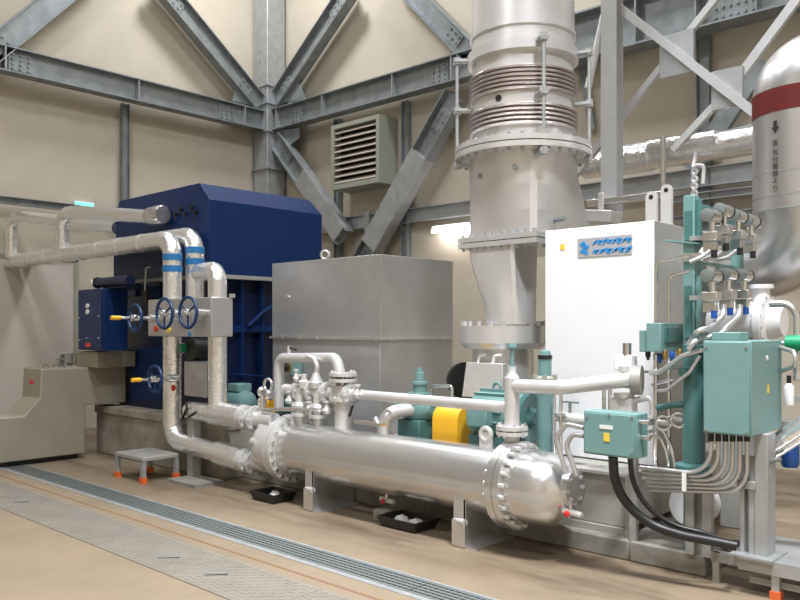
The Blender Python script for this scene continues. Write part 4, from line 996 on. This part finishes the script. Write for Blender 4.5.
# foil pipe on the back
FY = 8.3
p0, p1 = PY(585, 160, FY), PY(780, 145, FY)
t = thing('insulated_pipe', 'foil-clad pipe running along the back wall behind the crossed bracing', 'pipe', p0)
zz = PY(690, 150, FY).z
part('cladding', B().tube([(p0.x, FY, zz), (1.0, FY, zz)], .15, 20), 'foil', t); 
q = PY(640, 160, FY); part('sleeve', B().tube([(q.x - .2, FY - .02, zz + .0), (q.x + .15, FY - .02, zz + .0)], .17, 20), 'foil', t)
part('upper_line', B().tube([PY(650, 147, FY - .12), PY(716, 137, FY - .12)], .075, 16), 'foil', t)
part('hanger', B().tube([PY(663, 137, FY - .2), PY(663, 160, FY - .2), PY(663, 200, FY - .2)], .03, 8), 'silver', t)
solo('grey_conduit', B().tube([PY(590, 160, WY - .02), PY(780, 120, WY - .02)], .02, 8), 'galv_light', 'thin grey conduit line just above the back foil pipe', 'conduit')
# frames seen over the cabinet
solo('frame_channel', B().box(PY(586, 206, 7.42), PY(670, 190, 7.42) + V((0, .1, 0))), 'silver', 'pale steel channel seen above the white cabinet', 'beam', None, .004)
bb = B(); bb.obox(PY(602, 217, 7.3), (.16, .0, -.02), (0, .12, 0), (.01, 0, .06)); q = PY(602, 217, 7.44); bb.box(q + V((-.03, -.03, 0)), q + V((.03, 0, .25))); solo('tilted_box', bb, 'silver_white', 'small tilted white box between stack and cabinet top', 'box', None, .008)
# chain block
pts = [PY(694.5, 172 + 3.6 * k, 8.12) for k in range(8)]
t = thing('hanging_chain', 'pale chain hanging from the back foil pipe above the instrument rack', 'chain', pts[-1])
for k, q in enumerate(pts): part('link', B().torus(q, X_ if k % 2 else Y_, .03, .012, 10, 6), 'white', t)
part('hook', B().tube([PY(697, 148, 8.2), PY(693, 168, 8.12), PY(697, 165, 8.12), PY(704, 166, 8.12), PY(703, 184, 8.12)], .02, 8, .03), 'white', t)
# ================================================================== BIG DUCT PIPE AT THE RIGHT
DY = 6.5
c = PY(805, 180, DY); dx_, dr_ = c.x, .368
lz_ = PY(760, 268, DY).z; dz0, dz1 = lz_ + .41, PY(805, 95, DY).z
t = thing('steam_duct', 'large silver duct pipe with maroon band elbowing at the right edge', 'duct', (dx_, DY, dz0 - .5))
part('upper_elbow', B().tube([(dx_, DY, dz1 - .02), (dx_, DY, dz1 + .09), (dx_ + 3.0, DY, dz1 + .09)], dr_, 40, .11, 14), 'duct', t)
part('vertical_run', B().cyl((dx_, DY, dz0), (dx_, DY, dz1), dr_, n=48), 'duct', t)
part('maroon_band', B().cyl((dx_, DY, PY(805, 118, DY).z), (dx_, DY, PY(805, 95, DY).z), dr_ + .004, n=48), 'maroon', t)
for z in (dz0, dz1 - .62, PY(805, 199, DY).z): part('seam', B().cyl((dx_, DY, z - .004), (dx_, DY, z + .004), dr_ + .002, n=48), 'galv', t)
part('lower_elbow', B().tube([(dx_, DY, dz0), (dx_, DY, lz_), (dx_ - .62, DY, lz_)], dr_, 40, .4, 14, r1=.19), 'duct', t)
part('inlet_duct', B().lathe((dx_ - .62, DY, lz_), -X_, [(0, .19), (.03, .19), (.031, .17), (.08, .17)], 32), 'duct', t)
def wrap_text(vs, ang, z):
    o = []
    for v in vs:
        th = ang + v.x / dr_; o.append(V((dx_ + (dr_ + .003) * math.cos(th), DY + (dr_ + .003) * math.sin(th), z + v.y)))
    return o
vd = V((-dx_, -DY, 0)).normalized(); side = math.atan2(vd.y, vd.x)
ang = side - .56
pt = B()
for ch_, py in zip('蒸気分離器より', (144, 153, 160, 167, 174, 181, 189)):
    vs, fs = text_mesh(ch_, .05); pt.add(wrap_text(vs, ang, PY(776, py, DY - .34).z), fs)
part('lettering', pt, 'ink', t)
ar = [V((-.014, .045, 0)), V((.014, .045, 0)), V((.014, 0, 0)), V((.032, 0, 0)), V((0, -.05, 0)), V((-.032, 0, 0)), V((-.014, 0, 0))]
part('arrow', B().add(wrap_text(ar, ang, PY(776, 127, DY - .34).z), [(0, 6, 2, 1), (5, 4, 3), ]), 'ink', t)

# ================================================================== INSTRUMENTS AND BOXES AT THE RIGHT
# teal instrument rack running towards the back
RX = PY(690, 300, 5.12).x
def rz(py, Y=5.12): return PX(0, 0, -1).z if False else PY(690, py, Y).z
zu, zl_ = rz(208), rz(268)
t = thing('instrument_rack', 'teal steel rack carrying pressure transmitters right of the cabinet', 'rack', (RX, 5.5, CURBZ))
part('post', B().box((RX - .03, 5.08, CURBZ), (RX + .045, 5.16, rz(196))), 'teal', t, .005)
part('post', B().box((RX - .04, 5.95, zl_ - .06), (RX + .04, 6.01, rz(225))), 'teal', t, .005)
part('beam', B().box((RX - .03, 5.16, zu - .05), (RX + .03, 5.95, zu + .04)), 'teal_dark', t, .004)
part('beam', B().box((RX - .03, 5.16, zl_ - .06), (RX + .05, 5.95, zl_ + .05)), 'teal', t, .004)
part('panel', B().box((RX + .046, 5.1, rz(343)), (RX + .08, 5.13, rz(276))), 'teal', t, .004)
part('panel', B().box((RX + .046, 5.1, rz(246)), (RX + .08, 5.13, rz(200))), 'teal_dark', t, .004)
part('shelf', B().prism([V((RX - .15, 5.05, rz(240))), V((RX + .09, 5.05, rz(246))), V((RX + .09, 5.3, rz(246))), V((RX - .15, 5.3, rz(240)))], V((0, 0, .01))), 'teal', t)
part('shade_plate', B().box((RX - .015, 5.07, rz(241)), (RX + .03, 5.08, rz(212))), 'teal_dark', t); part('shade_plate', B().box((RX - .015, 5.07, rz(338)), (RX + .03, 5.08, rz(286))), 'teal_dark', t); part('clip', B().box((RX - .04, 5.06, rz(262)), (RX + .09, 5.08, rz(254))), 'silver', t)  # dark teal plates on the post stand in for shade in recesses
part('label_plate', B().box((RX + .052, 5.25, zl_ - .02), (RX + .056, 5.4, zl_ + .02)), 'white', t)
def transmitter(p, label, gland):
    t = thing('pressure_transmitter', label, 'transmitter', p, 'pressure transmitters on the teal rack')
    part('head', B().lathe(p + V((.02, -.07, .1)), Y_, [(0, .042), (.14, .042)], 16), 'chrome', t)
    for s_ in (-1, 1): part('cap', B().lathe(p + V((.02, s_ * .07, .1)), Y_ * s_, [(0, .043), (.022, .043), (.026, .02)], 16), 'black' if s_ > 0 else 'grate', t)
    part('neck', B().cyl(p + V((.02, 0, .0)), p + V((.02, 0, .07)), .022, n=10), 'chrome', t)
    part('flange_block', B().box(p + V((-.03, -.045, -.06)), p + V((.065, .045, .0))), 'silver', t, .006)
    part('manifold', B().box(p + V((-.03, -.03, -.13)), p + V((.05, .03, -.065))), 'chrome', t, .004)
    part('gland', B().cyl(p + V((.04, -.02, -.17)), p + V((.04, -.02, -.12)), .02, n=10), 'bluep' if gland else 'black', t)
    part('mount', B().box(p + V((-.12, -.02, -.05)), p + V((-.02, .02, -.02))), 'galv_light', t)
for i, (px, py, lb) in enumerate(((709, 232, 'nearest transmitter on the upper row of the teal rack'), (721, 226, 'second transmitter on the upper row of the teal rack'), (735, 231, 'third transmitter on the upper row of the teal rack'), (748, 235, 'farthest transmitter on the upper row, beside the big duct'))):
    transmitter(PX(px, py, RX + .14), lb, False)
for i, (px, py, lb) in enumerate(((709, 292, 'left transmitter on the lower row of the teal rack'), (725, 290, 'middle transmitter on the lower row of the teal rack'), (741, 290, 'right transmitter on the lower row of the teal rack'))):
    transmitter(PX(px, py, RX + .16), lb, True)
# grey hoses from the lower transmitters
for i, (px, lb) in enumerate(((724, 'left grey flexible hose curving from the lower transmitters to the rack post'), (740, 'right grey flexible hose curving from the lower transmitters to the rack post'))):
    p0 = PX(px, 305, RX + .2 + .06 * i); solo('flexible_hose', B().tube([p0, PX(px - 1, 316, RX + .2 + .06 * i), PX(px - 14, 328, RX + .2 + .06 * i), PX(px - 26 + 7 * i, 331 + 4 * i, RX + .2 + .06 * i), PX(694, 336 + 5 * i, RX + .1 + .05 * i), PX(689, 345 + 5 * i, RX + .07 + .05 * i)], .02, 8, .08, 4), 'conduit', lb, 'hose')
for i in range(3):
    px = 712 + i * 13; solo('flexible_hose', B().tube([PX(px, 244, RX + .15), PX(px - 3, 252, RX + .15), PX(px - 12, 258, RX + .12), PX(px - 22, 262 - i, RX + .06)], .014, 8, .05, 4), 'conduit', ('first', 'second', 'third')[i] + ' thin grey hose from the left under the upper transmitters', 'hose')
# white turbine casing
CYY = 5.93
q = PY(745, 322, CYY)
t = thing('turbine_casing', 'white flanged casing behind the large teal box', 'casing', (q.x, CYY, CURBZ))
part('barrel', B().lathe((q.x - .25, CYY, q.z), X_, [(0, .1), (.04, .15), (.34, .15), (.36, .2), (.42, .2), (.43, .13), (.52, .1)], 30), 'white', t)
part('flange', B().lathe((q.x + .12, CYY, q.z), X_, [(0, .21), (.04, .21)], 30), 'white', t)
q2 = PY(761, 305, CYY); stb = B(); stb.lathe((q2.x, CYY, q.z + .1), Z_, [(0, .06), (.14, .06), (.141, .085), (.17, .085), (.171, .045), (PY(761, 288, CYY).z - q.z - .1, .045)], 18); part('nozzle', stb, 'white', t)
part('plug', B().cyl((q2.x, CYY, PY(761, 288, CYY).z), (q2.x, CYY, PY(761, 284, CYY).z), .03), 'black', t)
part('saddle', B().box((q.x - .15, CYY - .1, CURBZ), (q.x + .12, CYY + .1, q.z - .1)), 'grey', t, .01)
part('bolts', B().bolts((q.x + .14, CYY, q.z), X_, .185, 14, .012, .07), 'chrome', t)
# white elbow added in place of the bright foil reflection near the duct
t = thing('reflection_elbow', 'white elbow added for the bright reflection below the upper transmitters', 'pipe', PY(748, 258, 6.2))
part('cladding', B().tube([PY(706, 262, 6.12), PY(708, 251, 6.12), PY(738, 249, 6.12)], .08, 16, .1), 'white', t); part('bracket', B().box((RX, 5.98, PY(722, 249, 6.12).z - .02), (PY(722, 249, 6.12).x + .02, 6.12, PY(722, 249, 6.12).z + .02)), 'grey', t)
# teal column
ccx = PY(694, 400, 4.98).x
t = thing('teal_column', 'thick teal pipe column left of the large teal box', 'pipe', (ccx, 4.98, CURBZ))
part('pipe', B().cyl((ccx, 4.98, PY(694, 474, 4.98).z), (ccx, 4.98, PY(694, 345, 4.98).z), .07, n=22), 'teal_dark', t); part('pedestal', B().box((ccx - .05, 5.045, CURBZ), (ccx + .05, 5.12, PY(694, 474, 4.98).z)), 'grey', t); part('base', B().lathe((ccx, 4.98, PY(694, 474, 4.98).z), Z_, [(0, .115), (.06, .115), (.075, .075)], 24), 'teal_dark', t)
part('boss', B().lathe((ccx - .02, 4.92, PY(694, 372, 4.98).z), V((-.4, -1, 0)), [(0, .035), (.04, .035)], 14), 'teal_dark', t)
part('side_branch', B().tube([PY(657, 408, 4.96), PY(672, 405, 4.96), PY(690, 404, 4.98)], .022, 10), 'teal_dark', t)

# large teal box and its stand
BY = 4.72
a, e = PY(703, 342, BY), PY(751.5, 437, BY); by1 = PX(782, 380, e.x).y; JBX = e.x; zb_, zt_b = e.z, PY(751.5, 341, BY).z
t = thing('junction_box', 'large teal junction box on a grey stand at the right', 'electrical box', ((a.x + e.x) / 2, BY + .1, zb_))
part('case', B().box((a.x, BY, zb_), (e.x, by1, zt_b)), 'teal', t, .006)
part('cover', B().box((a.x + .008, BY - .012, zb_ + .008), (e.x - .008, BY, zt_b - .008)), 'teal', t, .004)
part('top_box', B().box((a.x + .03, BY + .05, zt_b), (a.x + .2, BY + .2, zt_b + .05)), 'teal', t, .006)
q = PX(767, 358, e.x); part('round_plate', B().cyl((e.x, q.y, q.z), (e.x + .004, q.y, q.z), .016, n=20), 'bottle', t); q = PX(768, 389, e.x); part('yellow_label', B().box((e.x, q.y - .015, q.z - .025), (e.x + .003, q.y + .015, q.z + .025)), 'tag', t)
sw = B()
for (px, py) in ((707, 347), (747, 347), (707, 429), (747, 432)): q = PY(px, py, BY); sw.cyl((q.x, BY - .018, q.z), (q.x, BY - .01, q.z), .008, n=8)
part('screws', sw, 'chrome', t)
PFZ = .225
sx_, sy_ = PY(753, 480, 4.92).x, 4.92
t = thing('box_stand', 'grey channel stand under the large teal box', 'stand', (sx_, sy_, PFZ))
q0, q1 = PY(755, 480, sy_).x, PY(768, 480, sy_).x
part('plate', B().box((q0, sy_ - .01, PFZ), (q1, sy_ + .14, zb_)), 'galv_light', t, .004)
c0 = PY(740, 480, sy_).x
ch_ = B(); ch_.box((c0, sy_, PFZ), (c0 + .025, sy_ + .06, zb_ - .15)); ch_.box((q0 - .035, sy_, PFZ), (q0, sy_ + .06, zb_ - .15)); ch_.box((c0, sy_ + .05, PFZ), (q0, sy_ + .062, zb_ - .15)); part('channel', ch_, 'galv_light', t)
part('clamp', B().box((c0 - .01, sy_ - .03, PY(745, 488, sy_).z), (q0 + .01, sy_, PY(745, 480, sy_).z)), 'grey', t, .004)
part('base_plate', B().box((c0 - .04, sy_ - .08, PFZ), (q1 + .05, sy_ + .2, PFZ + .012)), 'galv_light', t)
# work platform
px0, px1, py0, py1 = -1.72, -.5, 4.87, 5.5
t = thing('low_platform', 'low grey steel platform with orange feet at the bottom right', 'platform', ((px0 + px1) / 2, 5.2, 0))
part('deck', B().box((px0, py0, PFZ - .02), (px1, py1, PFZ)), 'galv_light', t); part('edge_beam', B().box((px0, py0, PFZ - .08), (px1, py0 + .03, PFZ - .02)), 'grey', t); part('edge_beam', B().box((px0, py0 + .03, PFZ - .08), (px0 + .03, py1, PFZ - .02)), 'grey', t)
for x in (PZ(778, 598).x, px1 - .1):
    for y in (py0 + .04, py1 - .04):
        l = part('leg', B().box((x - .022, y - .022, .03), (x + .022, y + .022, PFZ - .02)), 'galv_light', t); part('foot', B().box((x - .03, y - .03, 0), (x + .03, y + .03, .05)), 'orange', l)
t2 = thing('base_frame', 'grey steel base frame joining the concrete curb to the low platform', 'frame', (-1.8, 5.0, 0))
part('rail', B().box((-1.92, 4.97, .13), (px0, 5.03, .19)), 'grey', t2); part('rail', B().box((-1.92, 5.36, .13), (px0, 5.42, .19)), 'grey', t2); part('leg', B().box((-1.91, 4.97, 0), (-1.87, 5.0, .19)), 'grey', t2); part('leg', B().box((-1.94, 5.36, 0), (-1.9, 5.42, .13)), 'grey', t2)
part('lower_rail', B().box((px0 + .05, py0 + .06, .06), (px1 - .1, py0 + .08, .1)), 'grey', t)
# conduits from the box bottom
for i in range(6):
    px = 711 + i * 7.2; y_ = 4.8 + .012 * i; bot = 474 + i * 3.6
    solo('steel_conduit', B().tube([PY(px, 438, y_) + Z_ * .012, PY(px, bot + 1, y_), PY(640 + 2 * i, bot - 7 + i, y_ + .02)], .0128, 10, .16, 8), 'conduit', ['leftmost', 'second', 'third', 'fourth', 'fifth', 'rightmost'][i] + ' flexible conduit curving left from the large teal box bottom', 'conduit', 'conduits under the large teal box')
    solo('conduit_gland', B().lathe(PY(px, 438, y_) + Z_ * .03, -Z_, [(0, .018), (.05, .018)], 8), 'black', ['leftmost', 'second', 'third', 'fourth', 'fifth', 'rightmost'][i] + ' dark conduit gland under the large teal box', 'gland', 'conduit glands under the large teal box')
tr0, tr1 = PY(642, 480, 4.93), PY(735, 492, 4.93)
t = thing('cable_tray', 'narrow metal tray behind the bundle of conduits', 'tray', tr0)
part('tray', B().box((tr0.x, 4.93, tr1.z - .0), (tr1.x, 4.99, tr1.z + .02)), 'galv_light', t); part('strap', B().box((PY(684, 480, 4.78).x - .012, 4.775, PY(684, 491, 4.78).z), (PY(684, 480, 4.78).x + .012, 4.79, PY(684, 473, 4.78).z)), 'bottle', t)
for px in (690, 707):
    x = PY(px, 500, 5.0).x; part('post', B().box((x - .028, 4.99, CURBZ), (x + .028, 5.04, tr1.z + .02)), 'galv_light', t)
q = PY(687, 507, 5.48)
t = thing('whitened_drum', 'round drum end whitened for its bright reflection, seen through the posts under the conduits', 'drum', (q.x, 5.48, 0))  # drum coloured white in place of its bright reflection
part('drum', B().lathe((q.x, 5.48, q.z), Y_, [(0, .02), (.0, .13), (.04, .15), (.24, .15)], 28), 'white', t); part('cradle', B().box((q.x - .1, 5.55, 0), (q.x + .1, 5.7, q.z - .12)), 'grey', t)

# small teal box
SBY = 4.5
a, e = PY(583.5, 411, SBY), PY(636.5, 455, SBY); sb1 = PX(648, 430, e.x).y; zz0, zz1 = PY(610, 456.5, SBY).z, PY(610, 412.5, SBY).z
t = thing('small_junction_box', 'small teal junction box with two thick black cables below', 'electrical box', ((a.x + e.x) / 2, SBY, zz0))
part('case', B().box((a.x, SBY, zz0), (e.x, sb1, zz1)), 'teal', t, .006); part('cover', B().box((a.x + .01, SBY - .01, zz0 + .01), (e.x - .01, SBY, zz1 - .01)), 'teal', t, .004)
q = PY(607, 427, SBY); part('name_plate', B().box((q.x - .045, SBY - .014, q.z - .012), (q.x + .045, SBY - .01, q.z + .012)), 'bottle', t); q = PY(607.5, 437, SBY); part('yellow_label', B().box((q.x - .02, SBY - .014, q.z - .026), (q.x + .02, SBY - .01, q.z + .026)), 'tag', t)
sw = B()
for (px, py) in ((588, 417), (610, 415), (633, 417), (588, 450), (633, 452)): q = PY(px, py, SBY); sw.cyl((q.x, SBY - .016, q.z), (q.x, SBY - .008, q.z), .008, n=8)
part('screws', sw, 'chrome', t)
xp_ = PY(634, 500, 5.06).x
part('stand', B().box((xp_ - .025, 5.04, CURBZ), (xp_ + .025, 5.078, zz1 - .08)), 'galv_light', t); part('arm', B().box(((a.x + e.x) / 2, sb1, zz1 - .12), ((a.x + e.x) / 2 + .05, 5.04, zz1 - .08)), 'galv_light', t); part('arm', B().box(((a.x + e.x) / 2, 5.03, zz1 - .12), (xp_, 5.05, zz1 - .08)), 'galv_light', t)
for (px, py) in ((640, 422), (641, 437)):
    q = PX(px, py, e.x); part('gland', B().cyl((e.x - .005, q.y, q.z), (e.x + .06, q.y, q.z), .018, n=10), 'chrome', t)
# black cables
for i, (pts, r_, lb) in enumerate(((((613, 456), (614, 476), (620, 494), (634, 512), (655, 527), (685, 536), (712, 541), (737, 546)), .03, 'thicker black cable sagging from the small teal box to the stand'), (((630, 456), (632, 478), (640, 498), (656, 515), (678, 527), (700, 532), (716, 537)), .017, 'thinner black cable sagging from the small teal box above the thicker one'))):
    solo('power_cable', B().tube([PY(px, py, SBY + .035 + .055 * i + .3 * k / len(pts)) for k, (px, py) in enumerate(pts)], r_, 12, .35, 5), 'cable', lb, 'cable', 'black power cables')
# hoses at the left of the small box
for i, pts in enumerate((((584, 428), (566, 424), (556, 438), (562, 460), (566, 474)), ((584, 436), (572, 434), (566, 446), (572, 462), (577, 476)))):
    solo('flexible_hose', B().tube([PY(px, py, 4.56) for px, py in pts], .017, 10, .06, 5), 'conduit', ('outer' if i == 0 else 'inner') + ' grey hose looping from the small teal box to the cooler head', 'hose', 'hoses at the cooler head')
# horizontal white stub with valve behind
t = thing('stub_pipe', 'short white horizontal pipe with small valve left of the small teal box', 'pipe', PY(570, 420, 5.05))
part('pipe', B().tube([PY(556, 416, 5.14), PY(592, 421, 5.14)], .04, 14), 'silver_white', t); bb = B(); q = PY(570, 413, 5.14); bb.cyl(q, q + Z_ * .08, .012); bb.obox(q + Z_ * .08, (.07, 0, 0), (0, .012, 0), (0, 0, .006)); part('valve', bb, 'grate', t)

# control valve
VYY = 4.98
t = thing('control_valve', 'white and grey control valve at the end of the riser side arm', 'valve', PY(632, 412, VYY))
q = PY(632, 380, VYY)
part('body', B().lathe(q + V((-.06, -.02, 0)), V((1, .3, 0)), [(0, .055), (.06, .06), (.061, .1), (.13, .1)], 24), 'grey', t)
part('block', B().box(PY(616, 370, VYY) + V((0, -.03, 0)), PY(633, 355, VYY) + V((0, .07, 0))), 'white', t, .008)
part('cylinder', B().cyl(PY(627, 356, VYY), PY(627, 343, VYY), .03, n=18), 'chrome', t)
part('stem', B().cyl(PY(626, 372, VYY), PY(626, 366, VYY), .05, n=16), 'silver_white', t)
part('lower_flange', B().lathe(PY(624, 397, VYY), Z_, [(-.05, .05), (0, .05), (.001, .07), (.03, .07)], 18), 'silver_white', t)
part('lower_block', B().box(PY(612, 411, VYY) + V((0, -.04, 0)), PY(634, 398, VYY) + V((0, .06, 0))), 'white', t, .008)
for px in (604, 610):
    part('stem_tube', B().cyl(PY(px, 410, VYY + .03), PY(px, 385, VYY + .03), .015, n=10), 'silver', t)
part('foot', B().box(PY(612, 440, VYY + .04), PY(623, 410, VYY + .04) + V((0, .05, 0))), 'grey', t)
part('elbow_pipe', B().tube([PY(630, 402, VYY), PY(652, 396, VYY), PY(653, 415, VYY)], .022, 10, .04), 'silver_white', t)

# middle teal box
MBY = 4.92
a, e = PY(646, 323, MBY), PY(661, 352, MBY); mb1 = PX(685, 335, e.x).y
t = thing('switch_box', 'teal switch box hanging beside the rack above the control valve', 'electrical box', (a.x, MBY, e.z))
part('case', B().box((a.x, MBY, e.z), (e.x, mb1, a.z)), 'teal', t, .006); part('side_rib', B().box((e.x, MBY + .05, e.z + .06), (e.x + .012, mb1 - .02, a.z - .03)), 'teal_dark', t, .003)
part('side_box', B().box((PY(639, 335, MBY + .02).x, MBY + .02, PY(640, 352, MBY).z), (a.x, MBY + .1, PY(640, 330, MBY).z)), 'teal', t, .006)
part('bracket', B().box((e.x - .02, mb1 - .03, e.z + .05), (RX - .03, mb1, e.z + .1)), 'teal_dark', t)
fi_ = []
for i, (px, py, m) in enumerate(((648, 357, 'black'), (656, 360, 'chrome'), (660, 360, 'bluep'), (665, 357, 'brass'), (672, 358, 'bluep'), (680, 356, 'brass'))):
    q = PY(px, py, MBY + .06); solo('tube_fitting', B().lathe(q + Z_ * .03, -Z_, [(-.015, .012), (0, .018), (.03, .018), (.032, .011), (.05, .011)], 10), m, ['black fitting at the left', 'chrome fitting second from left', 'blue fitting third from left', 'brass fitting fourth from left', 'blue fitting fifth from left', 'brass fitting at the right'][i] + ' under the teal switch box', 'fitting', 'fittings under the teal switch box')
# sensing tubes
for i, (pts, lb) in enumerate(((((656, 322), (656, 262), (690, 256)), 'bright sensing tube rising left of the rack and bending right at the top'), (((669, 322), (669, 276), (690, 271)), 'bright sensing tube rising closest to the rack above the switch box'), (((656, 360), (656, 475)), 'bright vertical sensing tube below the switch box, left one'), (((669, 360), (669, 470)), 'bright vertical sensing tube below the switch box, right one'), (((645, 372), (672, 368), (690, 366)), 'short bright sensing tube running level under the switch box'), (((652, 385), (668, 381), (682, 379)), 'lower short bright tube running level beside the control valve'), (((648, 432), (662, 428), (672, 448), (676, 472)), 'curved sensing tube dropping right of the small teal box'), (((648, 437), (660, 436), (667, 452), (670, 475)), 'second curved sensing tube dropping beside the small teal box'))):
    solo('sensing_tube', B().tube([PY(px, py, MBY + (.05 if i < 6 else .02 - .03 * (i - 6))) for px, py in pts], .011 if i != 2 else .014, 8, .05, 4), 'chrome', lb, 'tube', 'thin sensing tubes')
for i, (px, py) in enumerate(((663, 423), (678, 420))):
    q = PY(px, py, MBY + .02); t = thing('gauge_coil', ('left' if i == 0 else 'right') + ' of the two ring-shaped tube coils below the switch box', 'coil', q, 'ring coils'); part('ring', B().torus(q, V((.2, -1, 0)), .046, .009, 22, 8), 'chrome', t); part('cross_tube', B().cyl(q + V((-.05, .03, 0)), q + V((.05, .03, 0)), .02, n=10), 'silver_white', t)
for i, (pts, r_) in enumerate((((703, 350, 682, 356, 660, 372), .016), ((700, 356, 690, 372, 668, 390), .012))):
    solo('flexible_hose', B().tube([PY(pts[0], pts[1], 4.86), PY(pts[2], pts[3], 4.86), PY(pts[4], pts[5], 4.9), PY(pts[4] - 10, pts[5] + 1, 4.93)], r_, 8, .08, 5), 'conduit', ('upper' if i == 0 else 'lower') + ' grey hose crossing the teal column toward the control valve', 'hose')

# right edge odds and ends
EYY = 5.42
q = PZ(790, 520)
t = thing('filter_housing', 'blue filter housing hanging from pipes at the right edge', 'filter', PY(790, 468, EYY))
q0 = PY(790, 430, EYY); q1 = PY(790, 467, EYY)
part('bowl', B().lathe(q1, Z_, [(0, .045), (.02, .055), (q0.z - q1.z, .055)], 20), 'bluep', t); part('head', B().lathe(q0, Z_, [(0, .065), (.06, .065)], 20), 'grey', t)
part('bracket', B().box(q0 + V((-.05, .06, -.02)), q0 + V((.3, .1, .05))), 'galv_light', t)
xs = PY(812, 480, EYY + .1).x; part('post', B().box((xs, EYY + .1, PFZ if EYY + .1 < py1 else 0), (xs + .06, EYY + .16, PY(800, 330, EYY).z)), 'galv_light', t)
for i, (y0, y1, r_) in enumerate(((450, 428, .035), (458, 436, .03), (442, 418, .025))):
    solo('corrugated_hose', B().tube([PY(768, y0, 5.12 + .08 * i), PY(785, (y0 + y1) / 2 + 1, 5.1 + .08 * i), PY(830, y1 - 18, 5.1 + .08 * i)], r_, 10, .2, 5), 'foil', ['middle', 'lowest', 'upper'][i] + ' silver corrugated hose leaving the right edge behind the teal box', 'hose', 'silver hoses at the right edge')
q = PY(795, 343, EYY); t = thing('green_valve', 'green hand valve at the right edge above the teal box', 'valve', q); part('knob', B().lathe(q + V((-.06, 0, 0)), X_, [(0, .02), (.01, .05), (.11, .05), (.12, .02)], 12), 'greenv', t); part('stem', B().cyl(q + V((-.16, 0, 0)), q + V((.3, 0, 0)), .014, n=8), 'chrome', t)
t = thing('sample_cylinder', 'white sample cylinder with black neck at the right edge', 'bottle', PY(789, 405, EYY)); q = PY(789, 405, EYY); part('body', B().lathe(q, Z_, [(0, .03), (.12, .03), (.14, .015)], 14), 'bottle', t); part('neck', B().cyl(q + Z_ * .13, q + Z_ * .19, .014), 'black', t); part('bracket', B().box(q + V((-.01, .02, .02)), q + V((.2, .05, .06))), 'grey', t)
solo('flexible_hose', B().tube([PX(779, 347, JBX - .01), PY(795, 352, 5.0), PY(796, 366, 5.0), PX(779, 372, JBX - .01)], .014, 8, .06, 5), 'conduit', 'grey hose loop at the right side of the large teal box', 'hose')
q = PY(770, 461, 4.98); solo('pipe_plug', B().lathe(q, V((-.3, -1, 0)), [(-.1, .012), (0, .012), (.001, .022), (.03, .022)], 10), 'grate', 'small dark plug on the stand below the large teal box', 'plug')
solo('vent_pipe', B().tube([PY(770, 304, 5.5), PY(786, 303, 5.5), PY(797, 312, 5.5), PY(797, 345, 5.5), PY(797, 380, 5.45)], .024, 10, .1, 5), 'silver', 'thin silver vent pipe bending down at the right edge', 'pipe')
